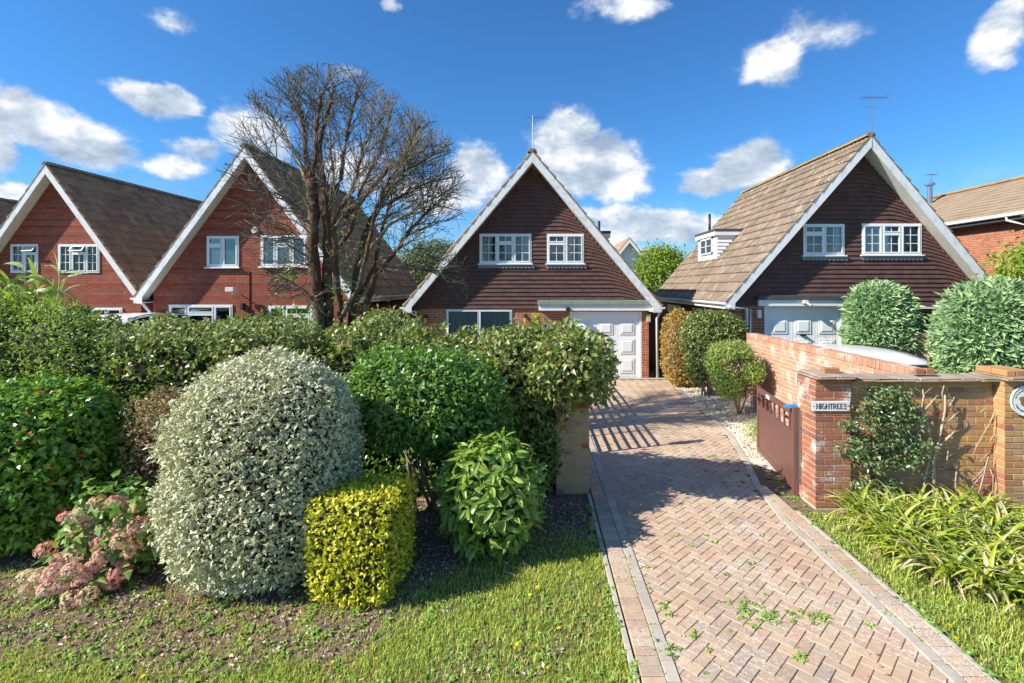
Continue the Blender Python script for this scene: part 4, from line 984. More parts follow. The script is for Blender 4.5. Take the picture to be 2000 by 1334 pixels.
def houses():
    # ---- centre house, brown tile-hung gable
    yw = 15.2
    def h(p0, q0, p1, q1, Y=yw): return (PX(p0, Y), PX(p1, Y), PZ(q1, Y), PZ(q0, Y))
    w1, w2, w3 = h(937, 457, 1038, 515), h(1068, 457, 1140, 515), h(872, 604, 1000, 690)
    gd = (PX(1113, yw), PX(1253, yw), 0.0, PZ(609, yw))
    t, m, zs = house('brown_house', 'chalet house with dark tile-hung gable behind the hedge at the head of the driveway', -.09, yw, 3.75, 6.66, 2.20, 22.4, .34, .50, M['house_orange'], M['tile_dark'], (1,), holes=[w1, w2, w3, gd], limit=120)
    hung_tiles(t, -.09, yw, 3.75, 6.66, m, PZ(602, yw) , [w1, w2])
    cv = ('curtain', [(.04, .24), (.80, .97)])
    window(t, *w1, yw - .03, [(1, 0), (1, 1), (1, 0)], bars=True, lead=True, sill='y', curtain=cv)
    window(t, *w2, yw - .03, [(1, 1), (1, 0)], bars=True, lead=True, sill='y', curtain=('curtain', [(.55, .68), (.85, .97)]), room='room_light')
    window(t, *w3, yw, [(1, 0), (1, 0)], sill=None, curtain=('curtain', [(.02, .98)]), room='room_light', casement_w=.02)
    garage_door(t, gd[0], gd[1], gd[3], yw + .02)
    canopy(t, PX(1052, 14.9), PX(1286, 14.9), yw, .15, PZ(607, 14.9), PZ(596, 14.9), PZ(587, 14.9), 'felt_green')
    lantern(t, PX(832, yw), yw, PZ(622, yw)); lantern(t, PX(1026, yw), yw, PZ(620, yw))
    lx, lz = PX(1110, 14.85), PZ(604, 14.85); b = MB(); b.box(lx - .06, lx + .06, 14.93, 15.05, lz - .05, lz + .05); b.box(lx - .04, lx + .04, 14.86, 14.95, lz - .10, lz - .05); b.build('security_light', M['black'], t, bevel=.01)
    bx_ = MB(); x_, z_ = PX(1266, yw), PZ(621, yw); bx_.box(x_ - .06, x_ + .06, yw - .07, yw, z_ - .12, z_ + .12); bx_.build('alarm_box', plain('cream_box', (.55, .5, .25), .5), t, bevel=.01)
    downpipe(t, [(PX(1289, 15.0), 14.95, 2.02), (PX(1283, 15.1), 15.1, 1.8), (PX(1284, 15.12), 15.12, 0.0)])
    downpipe(t, [(-3.80, 14.95, 2.06), (-3.48, 15.12, 1.86), (-3.48, 15.14, 0.0)])
    dormer(t, 1, 2.42, 17.2, 18.9, 3.70, 4.52, -.09, 6.66, m)
    aerial(t, PX(1040, 15.0), 15.0, 6.5, 1.25, R(15), boom=.5)
    fl = MB(); fl.tube([(PX(1170, 19), 19, 3.9), (PX(1170, 19), 19, PZ(432, 19))], .05, 8); fl.build('flue', M['black'], t, smooth=True)
    # ---- right brown house
    yw = 13.8
    w1, w2 = h(1567, 438, 1647, 499, yw), h(1681, 437, 1797, 498, yw); w3 = h(1720, 597, 1850, 690, yw)
    gd = (PX(1493, yw), PX(1647, yw), 0.0, PZ(598, yw))
    t, m, zs = house('brown_house', 'right hand dark tile-hung gabled house with a long sunlit brown roof and side dormer', 8.72, yw, 3.72, 6.70, 2.36, 21.4, .34, .50, M['house_orange'], M['tile_brown'], (-1,), ridge_mat='ridge_lichen', holes=[w1, w2, w3, gd], limit=300)
    hung_tiles(t, 8.72, yw, 3.72, 6.70, m, PZ(596, yw), [w1, w2])
    window(t, *w1, yw - .03, [(1, 1), (1, 0)], bars=True, lead=True, sill='y', curtain=('curtain', [(.80, .97)]))
    window(t, *w2, yw - .03, [(1, 0), (1, 1), (1, 0)], bars=True, lead=True, sill='y', curtain=('curtain', [(.72, .78), (.88, .97)]))
    window(t, *w3, yw, [(1, 0), (1, 0)], sill=None)
    garage_door(t, gd[0], gd[1], gd[3], yw + .02)
    canopy(t, PX(1487, 13.5), PX(1668, 13.5), yw, .15, PZ(598, 13.5), PZ(586, 13.5), PZ(577, 13.5), 'felt_dark')
    b = MB(); x_, z_ = PX(1575, 13.55), PZ(590, 13.55); b.box(x_ - .07, x_ + .05, 13.52, 13.65, z_ - .04, z_ + .05); b.tube([(x_, 13.52, z_ - .02), (x_ + .08, 13.46, z_ - .09)], .03, 8); b.build('security_light', M['soffit'], t, bevel=.008)
    b = MB(); x_, z_ = PX(1481, yw), PZ(613, yw); b.box(x_ - .05, x_ + .05, yw - .1, yw, z_ - .11, z_ + .11); b.build('wall_lamp', M['white'], t, bevel=.012)
    downpipe(t, [(5.06, 13.46, 2.22), (PX(1458, 13.7), 13.68, 2.15), (PX(1458, 13.7), 13.68, 0.0)], .04)
    downpipe(t, [(PX(1466, 13.7), 13.70, 2.15), (PX(1466, 13.7), 13.70, 0.0)], .015)
    dormer(t, -1, 6.10, 17.25, 19.2, 3.66, 4.60, 8.72, 6.70, m)
    aerial(t, PX(1703, 13.3), 13.3, 6.35, 1.35, R(10), boom=.8)
    fl = MB(); fl.tube([(PX(1386, 18.6), 18.6, 4.5), (PX(1386, 18.6), 18.6, PZ(418, 18.6))], .045, 8); fl.build('flue', M['black'], t, smooth=True)
    # small windows low in the shaded side wall
    sx = 8.72 - 3.42
    for ya, yb_ in ((16.3, 17.2), (18.6, 20.4)):
        f = MB(); f.box(sx - .05, sx - .002, ya, yb_, 1.0, 2.05); fo = f.build('side_window', M['white'], t); g = MB(); g.box(sx - .058, sx - .051, ya + .07, (ya + yb_) / 2 - .03, 1.07, 1.98); g.box(sx - .058, sx - .051, (ya + yb_) / 2 + .03, yb_ - .07, 1.07, 1.98); g.build('pane', M['car_glass'], fo)
    # ---- red brick house behind the bare tree
    yw = 14.6
    w1, w2, w3, w4 = h(405, 461, 467, 522, yw), h(510, 460, 600, 521, yw), h(331, 595, 455, 650, yw), h(525, 597, 640, 660, yw)
    t, m, zs = house('red_brick_house', 'red brick gabled house partly hidden by the bare tree', -8.1, yw, 3.10, 6.68, 2.48, 22.6, .32, .36, M['house_red'], M['tile_dark'], (1,), holes=[w1, w2, w3, w4], limit=240)
    window(t, *w1, yw, [(1, 1), (1, 0)], sill='y', curtain=('blind', [(.0, 1)]), room='room_light')
    window(t, *w2, yw, [(1, 0), (1.2, 1), (1, 0)], sill='y', curtain=('curtain', [(.02, .98)]), room='room_light')
    window(t, *w3, yw, [(1, 0), (1.6, 1), (1, 0)], sill=None); window(t, *w4, yw, [(1, 0), (1.6, 1), (1, 0)], sill=None)
    vx, vz = PX(496, yw), PZ(326, yw); v = MB(); v.box(vx - .16, vx + .16, yw - .02, yw, vz - .16, vz + .16)
    v.build('gable_vent', M['dark'], t)
    d = MB(); ax, az_ = PX(499, yw), PZ(450, yw); n = 16
    d.prism([(ax + math.cos(2 * math.pi * i / n) * .09, yw - .06, az_ + math.sin(2 * math.pi * i / n) * .10) for i in range(n)], (0, .06, 0)); d.build('alarm_box', M['white'], t, bevel=.006)
    l = MB(); sx, sz = PX(463, yw), PZ(568, yw); l.box(sx - .13, sx + .10, yw - .36, yw - .22, sz - .02, sz + .10); l.tube([(sx + .05, yw - .25, sz), (sx + .05, yw - .02, sz - .06)], .02, 6); l.box(sx, sx + .08, yw - .3, yw - .2, sz - .10, sz - .02); l.build('security_light', M['soffit'], t, bevel=.008)
    c = MB(); c.tube([(PX(488, yw), yw - .012, PZ(530, yw)), (PX(488, yw), yw - .012, 0.1)], .012, 5); c.build('cable', M['black'], t)
    c = MB(); c.box(PX(473, yw), PX(473, yw) + .08, yw - .1, yw, PZ(605, yw), PZ(592, yw)); c.build('camera_box', M['black'], t, bevel=.006)
    downpipe(t, [(-11.05, 14.35, 2.3), (PX(292, 14.4), 14.45, 2.0), (PX(293, 14.4), 14.5, 0.0)], .04)
    downpipe(t, [(-5.0, 14.35, 2.3), (-5.25, 14.5, 2.1), (-5.25, 14.5, 0.0)], .035)
    # ---- red brick house, far left
    yw = 16.6
    w1, w2, w3 = h(22, 477, 75, 533, yw), h(115, 477, 195, 533, yw), h(180, 601, 240, 650, yw); gd = (PX(112, yw), PX(179, yw), 0.0, PZ(598, yw))
    t, m, zs = house('red_brick_house', 'left hand red brick house whose two upper windows have open top lights', -15.55, yw, 3.02, 6.66, 2.42, 23.6, .32, .36, M['house_red'], M['tile_dark'], (1,), holes=[w1, w2, w3, gd], limit=300, inset=.26)
    window(t, *w1, yw, [(1, 0), (1, 1)], sill=None, bars=True, opened=(1,), curtain=('shutter', [(.55, .98)]))
    window(t, *w2, yw, [(1, 0), (1.2, 1), (1, 0)], sill=None, bars=True, opened=(1,), curtain=('shutter', [(.02, .98)]))
    window(t, *w3, yw, [(1, 1), (1, 0)], sill=None, curtain=('shutter', [(.02, .98)]))
    g = MB(); g.box(gd[0], gd[1], yw + .3, yw + .34, 0, gd[3]); g.build('garage_door', M['dark'], t)  # dark sheet set back in the garage opening, its inside shade put into the colour
    # ---- sliver of a roof at the left edge
    t, m, zs = house('red_brick_house', 'neighbouring house of which only a sliver of dark roof shows at the left edge', -22.4, 17.2, 3.1, 6.42, 2.3, 24.0, .36, .5, M['house_red'], M['tile_dark'], (), limit=0)
    # ---- right edge: two-storey brick house with its eaves along the drive
    t = thing('brick_house', (17.8, 18, 0), 'two storey orange brick house with a pale tiled roof at the right edge', 'house')
    ex_, ez_, rx_, rz_ = 14.15, 4.95, 17.8, 6.72
    b = MB(); b.box(14.5, 21.1, 12.6, 23.0, 0, 4.90); b.build('wall', M['house_far'], t)
    b = MB(); b.poly([(14.5, 23, 4.9), (21.1, 23, 4.9), (17.8, 23, 6.6)]); b.poly([(14.5, 12.6, 4.9), (21.1, 12.6, 4.9), (17.8, 12.6, 6.6)]); b.build('gable', M['house_far'], t)
    for s in (-1, 1):
        d = MB(); xe = rx_ + s * (rx_ - ex_); d.hexa([(rx_, 12.4, rz_ - .05), (xe, 12.4, ez_ - .05), (xe, 23.2, ez_ - .05), (rx_, 23.2, rz_ - .05), (rx_, 12.4, rz_ - .12), (xe, 12.4, ez_ - .12), (xe, 23.2, ez_ - .12), (rx_, 23.2, rz_ - .12)])
        roof = d.build('roof', M['felt_dark'], t); pc = Pieces('roof_tile', M['tile_far'], roof); pc.proto(0, roof_tile_proto(th=.03, roll=.006))
        ex = Vector((0, 1 if s > 0 else -1, 0)); ey = Vector((-s * (rx_ - ex_), 0, rz_ - ez_)).normalized(); ez = ex.cross(ey); Rm = Matrix((ex, ey, ez)).transposed(); slope = math.hypot(rx_ - ex_, rz_ - ez_)
        for r_ in range(int(slope / .34) + 1):
            c0 = Vector((xe, 0, ez_)) + ey * min(.17 + r_ * .34, slope - .12); y = 12.56
            while y < 23.2: pc.add(0, Vector((c0.x, y, c0.z)) - ez * .03, Rm); y += .33
        pc.finish(300 if s < 0 else 0, rank=lambda p: abs(p.y - 17.5))
    rp = Pieces('ridge_tile', M['ridge_lichen'], t); y = 12.5
    while y < 23.2: rp.box((rx_, y, rz_ + .02), (.2, .42, .09), None, .02); y += .43
    rp.finish(40)
    f = MB(); f.box(ex_ + .01, ex_ + .04, 12.5, 23.1, ez_ - .22, ez_ - .04); f.box(ex_ + .04, 14.5, 12.6, 23, ez_ - .24, ez_ - .22); f.build('fascia', M['felt_dark'], t)
    f = MB(); f.box(ex_ - .1, ex_ + .005, 12.5, 23.1, ez_ - .12, ez_ - .02); f.build('gutter', M['white'], t, bevel=.02)
    downpipe(t, [(ex_ - .03, 15.35, ez_ - .12), (ex_ - .03, 15.35, ez_ - .2), (14.45, 15.0, ez_ - .42), (14.45, 15.0, 0)], .045)
    fl = MB(); xx = PX(1816, 22); fl.tube([(xx, 22, 5.2), (xx, 22, PZ(362, 22))], .10, 10); fl.tube([(xx, 22, PZ(362, 22)), (xx, 22, PZ(358, 22))], .2, 10); fl.build('flue', M['steel'], t, smooth=False)
    aerial(t, PX(1822, 22), 22.1, 5.6, PZ(338, 22) - 5.6, R(20), boom=.7)
    # ---- white gable far behind
    Y = 38; t = thing('white_house', (PX(1228, Y), Y, 0), 'small white gabled house far behind the centre house', 'house')
    ax_, az_ = PX(1228, Y), PZ(468, Y); hw = 2.2; zz = az_ - 2.7
    b = MB(); b.prism([(ax_ - hw, Y, 0), (ax_ + hw, Y, 0), (ax_ + hw, Y, zz), (ax_, Y, az_), (ax_ - hw, Y, zz)], (0, 6, 0)); b.build('wall', M['white'], t)
    for s in (-1, 1):
        r_ = MB(); r_.hexa([(ax_, Y - .4, az_ + .02), (ax_ + s * (hw + .3), Y - .4, zz - .35), (ax_ + s * (hw + .3), Y + 6, zz - .35), (ax_, Y + 6, az_ + .02), (ax_, Y - .4, az_ + .16), (ax_ + s * (hw + .3), Y - .4, zz - .21), (ax_ + s * (hw + .3), Y + 6, zz - .21), (ax_, Y + 6, az_ + .16)]); r_.build('roof', M['tile_dark'], t)
        q = MB(); q.hexa([(ax_, Y - .44, az_ - .25), (ax_ + s * (hw + .3), Y - .44, zz - .62), (ax_ + s * (hw + .3), Y - .40, zz - .62), (ax_, Y - .40, az_ - .25), (ax_, Y - .44, az_ + .02), (ax_ + s * (hw + .3), Y - .44, zz - .35), (ax_ + s * (hw + .3), Y - .40, zz - .35), (ax_, Y - .40, az_ + .02)]); q.build('barge_board', M['white'], t)
houses()

def side_gates():
    for name, lab, x0, x1, Y, h, mat in (('side_gate', 'dark brown board fence closing the gap between the two brown houses', 3.4, 5.35, 16.6, 1.95, 'lattice'), ('side_gate', 'dark boarded gate between the red brick house and the centre house', -4.85, -3.5, 16.2, 1.8, 'felt_dark')):
        t = thing(name, ((x0 + x1) / 2, Y, 0), lab, 'gate'); x = x0
        while x < x1 - .05:
            b = MB(); b.box(x, x + .118, Y, Y + .025, .03, h + random.uniform(-.008, .008)); b.build('board', M[mat], t); x += .122
        b = MB(); b.box(x0, x1, Y - .03, Y - .001, h - .3, h - .2); b.box(x0, x1, Y - .03, Y - .001, .2, .3); b.build('rail', M[mat], t)
side_gates()
# ------------------------------------------------------------------ gate, lattice, fence, cars
def gate():
    # stands open inwards: from hinge post H to free end E
    Hp = Vector((3.40, 6.72, 0)); E = Vector((3.62, 8.32, 0)); d = (E - Hp).normalized(); n = Vector((-d.y, d.x, 0)); Lg = (E - Hp).length
    t = thing('garden_gate', tuple(Hp), 'brown driveway gate with solid lower panel and shaped spindles, standing open', 'gate')
    def bx(mb, a, b_, z0, z1, th=.04, off=0, zb0=None, zb1=None):
        p0 = Hp + d * a + n * (off - th / 2); p1 = Hp + d * b_ + n * (off - th / 2); q1 = Hp + d * b_ + n * (off + th / 2); q0 = Hp + d * a + n * (off + th / 2)
        mb.hexa([(p.x, p.y, z) for p, z in ((p0, z0), (p1, z0 if zb0 is None else zb0), (q1, z0 if zb0 is None else zb0), (q0, z0))] + [(p.x, p.y, z) for p, z in ((p0, z1), (p1, z1 if zb1 is None else zb1), (q1, z1 if zb1 is None else zb1), (q0, z1))])
    p = MB(); bx(p, -.06, .0, .02, 1.17, .07); p.build('gate_post', M['gate'], t, bevel=.004)
    zt0, zt1 = 1.12, 1.08
    for a, b_, z0, z1 in ((.005, .075, .08, 1.14), (Lg - .07, Lg, .08, 1.13)):
        s = MB(); bx(s, a, b_, z0, z1, .05); s.build('stile', M['gate'], t, bevel=.004)
    for z0, z1 in ((.08, .16), (.765, .83), (1.04, 1.115)):
        s = MB(); bx(s, .075, Lg - .07, z0, z1, .045); s.build('rail', M['gate'], t, bevel=.004)
    s = MB(); bx(s, .07, Lg - .06, .12, .80, .022); s.build('gate_panel', M['gate'], t)
    N = 7
    for k in range(N):
        c = .075 + (Lg - .145) * (k + .5) / N
        if True:
            s = MB(); zs = [.83, .87, .91, .95, .99, 1.04]; ws = [.030, .018, .010, .020, .012, .034]
            for i in range(5):
                w0, w1 = ws[i], ws[i + 1]; vv = []
                for (w, z) in ((w0, zs[i]), (w1, zs[i + 1])):
                    for (sa, so) in ((-1, -1), (1, -1), (1, 1), (-1, 1)):
                        q = Hp + d * (c + sa * w) + n * so * .011; vv.append((q.x, q.y, z))
                s.hexa(vv)
            s.build('spindle', M['gate'], t)
    s = MB(); bx(s, .95, 1.10, 1.045, 1.10, .008, .03 * -1 * -1); s.build('name_plate', M['white'], t)
    for zz in (.30, .92):
        s = MB(); bx(s, .0, .42, zz, zz + .035, .008, -.03); s.build('hinge', M['black'], t)
    s = MB(); bx(s, Lg - .16, Lg + .02, .93, .96, .02, .035); s.build('latch', M['black'], t)
    f = MB(); X = 3.405; f.box(X - .005, X + .02, 6.60, 6.64, .2, 1.15); f.build('hinge_strap', M['steel'], t)
    b = MB(); q = Vector((3.37, 6.70, 1.155)); b.hexa([(q.x - .10, q.y + .04, q.z - .01), (q.x + .05, q.y, q.z + .0), (q.x + .055, q.y + .06, q.z + .0), (q.x - .08, q.y + .10, q.z - .01), (q.x - .10, q.y + .04, q.z + .01), (q.x + .05, q.y, q.z + .045), (q.x + .055, q.y + .06, q.z + .045), (q.x - .08, q.y + .10, q.z + .01)])
    o = b.build('plastic_strap', M['blue']); tag(o, 'small bright blue plastic strip lying on top of the brown gate post', 'strap')
gate()
def lattice():
    t = thing('rail_fence', (.62, 11, 0), 'low dark railed fence along the left side of the driveway casting a grid shadow', 'fence')
    x = .62
    for k in range(8):
        z = .22 + k * .135; r_ = MB(); r_.box(x - .012, x + .012, 8.2, 13.9, z, z + .035); r_.build('rail', M['lattice'], t)
    y = 8.2
    while y < 13.95:
        r_ = MB(); r_.box(x + .013, x + .035, y, y + .045, 0, 1.25); r_.build('post', M['lattice'], t); y += .95
lattice()
def fence():
    Y = 11.7; x0 = PX(1786, Y); z1 = PZ(655, Y)
    t = thing('garden_fence', (x0 + 1.5, Y, 0), 'pale larch lap fence panel between the two blue green conifers', 'fence')
    z = .02
    while z < z1 - .06:
        s = MB(); s.hexa([(x0, Y - .022, z), (x0 + 3, Y - .022, z), (x0 + 3, Y, z), (x0, Y, z), (x0, Y - .008, z + .125), (x0 + 3, Y - .008, z + .125), (x0 + 3, Y, z + .125), (x0, Y, z + .125)]); s.build('slat', M['fence'], t); z += .11
    c = MB(); c.box(x0 - .02, x0 + 3.02, Y - .035, Y + .02, z1 - .03, z1); c.build('cap_rail', M['fence'], t)
    for x in (x0, PX(1812, Y), x0 + 1.2, x0 + 1.8, x0 + 2.4):
        b = MB(); b.box(x - .018, x + .018, Y - .045, Y - .02, 0, z1 - .03); b.build('batten', M['fence'], t)
fence()
def car(cx_, yfront, length, width, hgt, label, name='parked_car'):
    """front towards the camera (low y). Body lofted from cross-sections along y."""
    t = thing(name, (cx_, yfront + length / 2, 0), label, 'car')
    prof = [(0, .35, .62, .80), (.03, .28, .74, .90), (.12, .24, .90, .97), (.25, .24, .98, 1.0), (.5, .24, 1.0, 1.0), (.8, .24, 1.0, 1.0), (.93, .28, .98, .97), (1, .4, .92, .86)]
    def loft(secs, nm, mat, par):
        V = []; F = []
        for y, pts in secs:
            for x, z in pts: V.append((cx_ + x, y, z))
        n = len(secs[0][1])
        for i in range(len(secs) - 1):
            for k in range(n): F.append((i * n + k, i * n + (k + 1) % n, (i + 1) * n + (k + 1) % n, (i + 1) * n + k))
        F.append(tuple(range(n - 1, -1, -1))); F.append(tuple((len(secs) - 1) * n + k for k in range(n)))
        mb = MB(); mb.v = V; mb.f = F; return mb.build(nm, mat, par, smooth=True)
    secs = []
    for u, zb, zt, wf in prof:
        w = width / 2 * wf; zt2 = zt * hgt * .62
        pts = [(-w * .9, zb), (-w, zb + .12), (-w, zt2 * .7), (-w * .93, zt2), (-w * .6, zt2 + .03), (0, zt2 + .045), (w * .6, zt2 + .03), (w * .93, zt2), (w, zt2 * .7), (w, zb + .12), (w * .9, zb)]
        secs.append((yfront + u * length, pts))
    body = loft(secs, 'body', M['car_white'], t)
    # glasshouse
    ys = [.27, .44, .50, .75, .93, .99]; hs = [.62, .93, .97, .985, .95, .66]; ws = [.86, .74, .73, .73, .72, .84]
    gs = []
    for u, hh, wf in zip(ys, hs, ws):
        w = width / 2; zb = hgt * .60; zt = max(hgt * hh - .03, zb + .01); gs.append((yfront + u * length, [(-w * .88, zb), (-w * wf, zt), (-w * wf * .5, zt + .015), (w * wf * .5, zt + .015), (w * wf, zt), (w * .88, zb)]))
    loft(gs, 'windows', M['car_glass'], t)
    rs = []
    for u, hh, wf in ((.395, .905, .70), (.42, .945, .76), (.50, .985, .79), (.62, 1.0, .80), (.78, .995, .79), (.92, .965, .77), (.96, .925, .72)):
        w = width / 2 * wf; z = hgt * hh; rs.append((yfront + u * length, [(-w, z - .035), (-w * .97, z - .012), (-w * .6, z + .012), (0, z + .02), (w * .6, z + .012), (w * .97, z - .012), (w, z - .035)]))
    loft(rs, 'roof', M['car_white'], t)
    b = MB(); b.tube([(cx_, yfront + length * .88, hgt), (cx_, yfront + length * .93, hgt + .16)], .004, 5); b.build('aerial', M['black'], t)
    for s in (-1, 1):
        b = MB(); w = width / 2 * .70; b.tube([(cx_ + s * w, yfront + length * u_, hgt * h_ + .012) for u_, h_ in ((.44, .955), (.52, .99), (.64, 1.0), (.78, .995), (.90, .972))], .012, 5); b.build('roof_trim', M['black'], t)
        for u in (.19, .80):
            c = Vector((cx_ + s * (width / 2 - .09), yfront + u * length, .32)); w_ = MB(); w_.tube([c - Vector((.1, 0, 0)), c + Vector((.1, 0, 0))], .32, 18); wo = w_.build('wheel', M['tyre'], t)
            w_ = MB(); w_.tube([c + Vector((s * .09, 0, 0)), c + Vector((s * .106, 0, 0))], .2, 14); w_.build('rim', M['steel'], wo)
        h_ = MB(); h_.box(cx_ + s * width * .34 - .14, cx_ + s * width * .34 + .14, yfront - .01, yfront + .06, .60, .72); h_.build('headlight', M['glass'], t, bevel=.02)
        m_ = MB(); m_.box(cx_ + s * (width / 2 + .09) - .09, cx_ + s * (width / 2 + .09) + .09, yfront + length * .33, yfront + length * .33 + .1, hgt * .62, hgt * .62 + .13); m_.build('mirror', M['car_white'], t, bevel=.03)
        for u in (.47, .70):
            b = MB(); b.tube([(cx_ + s * width / 2 * .885, yfront + u * length, hgt * .6), (cx_ + s * width / 2 * .765, yfront + (u + .01) * length, hgt * .95)], .025, 5); b.build('door_pillar', M['black'], t)
    return t
car(6.62, 7.75, 4.3, 1.8, 1.46, 'white car behind the brick dividing wall, only its curved roof showing')
car(-10.6, 10.6, 4.4, 1.85, 2.02, 'white high roofed car by the red brick houses, a sliver of roof above the hedge')

# ------------------------------------------------------------------ shrubs and hedges
def shrub(name, loc, label, cat, group=None): return thing(name, loc, label, cat, group)
def stems(t, pts, mat='bark', nm='stem'):
    m = MB()
    for p, q, r in pts:
        p, q = Vector(p), Vector(q); mid = (p + q) / 2 + Vector((random.uniform(-.06, .06), random.uniform(-.06, .06), 0)); m.tube([p, mid, q], [r, r * .8, r * .5], 6)
    m.build(nm, M[mat], t, smooth=True)
def planting():
    # silver variegated dome
    t = shrub('silver_shrub', (-2.72, 5.15, 0), 'large clipped silver variegated dome shaped shrub beside the golden cube', 'shrub')
    B = [Blob((-2.60, 5.0, 1.14), (.84, .72, .93), 2.2, amp=.05, f=3, seed=1), Blob((-2.64, 4.92, .70), (.84, .68, .74), 2.2, amp=.06, seed=2)]
    foliage('leaves', B, 2900, .060, .025, G['silver'], t, depth=.16, jitter=.024, fold=.25, curl=.25, clump=.06, gap=.2, shoots=60, out=.2, up=.3, axis_out=.5)
    core('shade_core', B, .80, t); stems(t, [((-2.7 + .1 * k, 5.1, 0), (-2.75 + .22 * k, 5.1, .6), .03) for k in range(-3, 4)])
    # golden cube
    t = shrub('golden_shrub', (-1.50, 4.70, 0), 'golden yellow euonymus type shrub clipped into a cube', 'shrub')
    B = [Blob((-1.57, 4.68, .47), (.36, .38, .44), 9, rot=-.10, amp=.014, f=5, seed=3)]
    foliage('leaves', B, 4600, .052, .026, G['yellow'], t, depth=.08, jitter=.010, clump=.016, fold=.2, out=.3, up=.35, axis_out=.6, zmin=.05)
    core('shade_core', B, .90, t)
    # large dark glossy shrub lower left
    t = shrub('red_tipped_shrub', (-4.95, 5.1, 0), 'rounded glossy green shrub with a few red leaf tips at the lower left edge', 'shrub')
    B = [Blob((-5.45, 5.5, .86), (.88, .75, .84), 2.5, amp=.05, seed=4)]
    foliage('leaves', B, 1500, .098, .050, G['photinia'], t, depth=.20, jitter=.02, clump=.03, shoots=12, out=.45, up=.45, axis_out=.55, curl=.25)
    core('shade_core', B, .80, t)
    # brown dried shrub
    t = shrub('faded_shrub', (-3.95, 5.75, 0), 'small faded brown shrub behind the hydrangea against the silver dome', 'shrub')
    B = [Blob((-4.08, 5.7, 1.0), (.42, .38, .58), 2.2, amp=.15, seed=6)]
    foliage('leaves', B, 1800, .05, .02, G['dry'], t, depth=.25, jitter=.04, clump=.06); stems(t, [((-4.05 + random.uniform(-.1, .1), 5.7, 0), (-4.1 + random.uniform(-.35, .35), 5.7 + random.uniform(-.2, .1), random.uniform(.8, 1.5)), .008) for k in range(30)], 'twig')
    # green mound in the middle
    t = shrub('glossy_shrub', (-1.25, 6.0, 0), 'broad glossy mid green shrub mound with a bare dark underside, right of the silver dome', 'shrub')
    B = [Blob((-1.22, 5.95, 1.42), (.80, .66, .58), 2.2, amp=.09, seed=7), Blob((-.82, 6.1, 1.12), (.52, .45, .46), 2.1, amp=.09, seed=8), Blob((-1.70, 6.1, 1.50), (.50, .5, .48), 2.2, amp=.09, seed=9)]
    foliage('leaves', B, 1500, .085, .038, G['viburnum'], t, depth=.26, jitter=.03, clump=.08, gap=.2, shoots=70, out=.2, up=.45, axis_out=.5, curl=.25, zmin=.45)
    core('shade_core', [Blob(tuple(b.c), tuple(b.r * .88), b.p, seed=b.seed) for b in B], .84, t); stems(t, [((-1.2 + random.uniform(-.3, .3), 6.2, 0), (-1.2 + random.uniform(-.6, .6), 6.2, 1.1), .022) for k in range(12)])
    # round laurel with big leaves: nearest 300 leaves are parts
    t = shrub('laurel_bush', (-.47, 5.75, 0), 'low round laurel bush with large shiny leaves in front of the mound', 'shrub')
    B = [Blob((-.455, 5.33, .61), (.54, .48, .60), 2.2, amp=.05, seed=10)]
    P, N = B[0].sample(2300); ok = (P[:, 2] > .05); P, N = P[ok], N[ok]
    pl = Pieces('leaf', G['laurel'], t)
    for v in range(6):
        L, W = 1.0, .36; V = []; rows = [(0, .04), (.2, .75), (.45, 1.0), (.7, .8), (.9, .35), (1, .02)]; cu = random.uniform(.05, .22)
        for (u, w) in rows:
            zc = -cu * u * u
            V += [(u, -w * W / 2, zc + .07 * w), (u, 0, zc), (u, w * W / 2, zc + .07 * w)]
        F = []
        for i in range(5):
            a = i * 3
            for k in (0, 1): F += [(a + k, a + 3 + k, a + 4 + k), (a + k, a + 4 + k, a + 1 + k)]
        pl.proto(('l', v), (np.array(V) * .135, np.array(F)))
    for p, n in zip(P, N):
        n = Vector(n); zz = (n * .55 + Vector((random.gauss(0, .38), random.gauss(0, .38), random.gauss(0, .38))) + Vector((0, 0, .35))).normalized()
        ax = Vector((random.gauss(0, 1), random.gauss(0, 1), random.gauss(0, .6))) + n * .9 + Vector((0, 0, -.2)); ax = (ax - zz * ax.dot(zz)).normalized(); ay = zz.cross(ax)
        s = random.uniform(.75, 1.2); mt = Matrix((ax, ay, zz)).transposed()
        pl.add(('l', random.randrange(6)), Vector(p) - n * random.uniform(0.02, .16), mt)
    pl.finish(300, rank=lambda p: p.y - .4 * p.z); core('shade_core', B, .80, t)
    # hedge over the left pillar and along the garden
    t = shrub('overhanging_hedge', (.3, 6.9, 0), 'purple tinged evergreen hedge bulging over the left gate pillar', 'hedge')
    B = [Blob((.38, 6.45, 1.80), (.56, .62, .42), 2.2, amp=.11, seed=11), Blob((-.25, 6.7, 1.66), (.62, .55, .52), 2.2, amp=.11, seed=12), Blob((.03, 6.9, 1.3), (.42, .35, .6), 2.2, amp=.1, seed=13), Blob((.60, 6.5, 1.58), (.34, .48, .32), 2.1, amp=.14, seed=14)]
    foliage('leaves', B, 1050, .105, .048, G['hedge'], t, depth=.30, jitter=.04, clump=.09, gap=.2, shoots=90, out=.2, up=.45, axis_out=.5, curl=.2, zmin=.6)
    core('shade_core', B, .72, t)
    stems(t, [((-.02, 6.85, 0), (-.1, 6.8, 1.5), .07), ((.1, 6.9, 0), (.15, 6.85, 1.3), .03), ((-.3, 6.9, 0), (-.2, 6.9, 1.3), .03)])
    v = Blob((.13, 6.85, .55), (.20, .22, .75), 2, amp=.2, seed=15); foliage('lower_leaves', [v], 800, .075, .035, G['hedge'], t, depth=.2, jitter=.03, zmin=.05)
    t = shrub('long_hedge', (-3.6, 7.1, 0), 'long uneven evergreen hedge running behind the silver dome in front of the brick houses', 'hedge')
    B = []
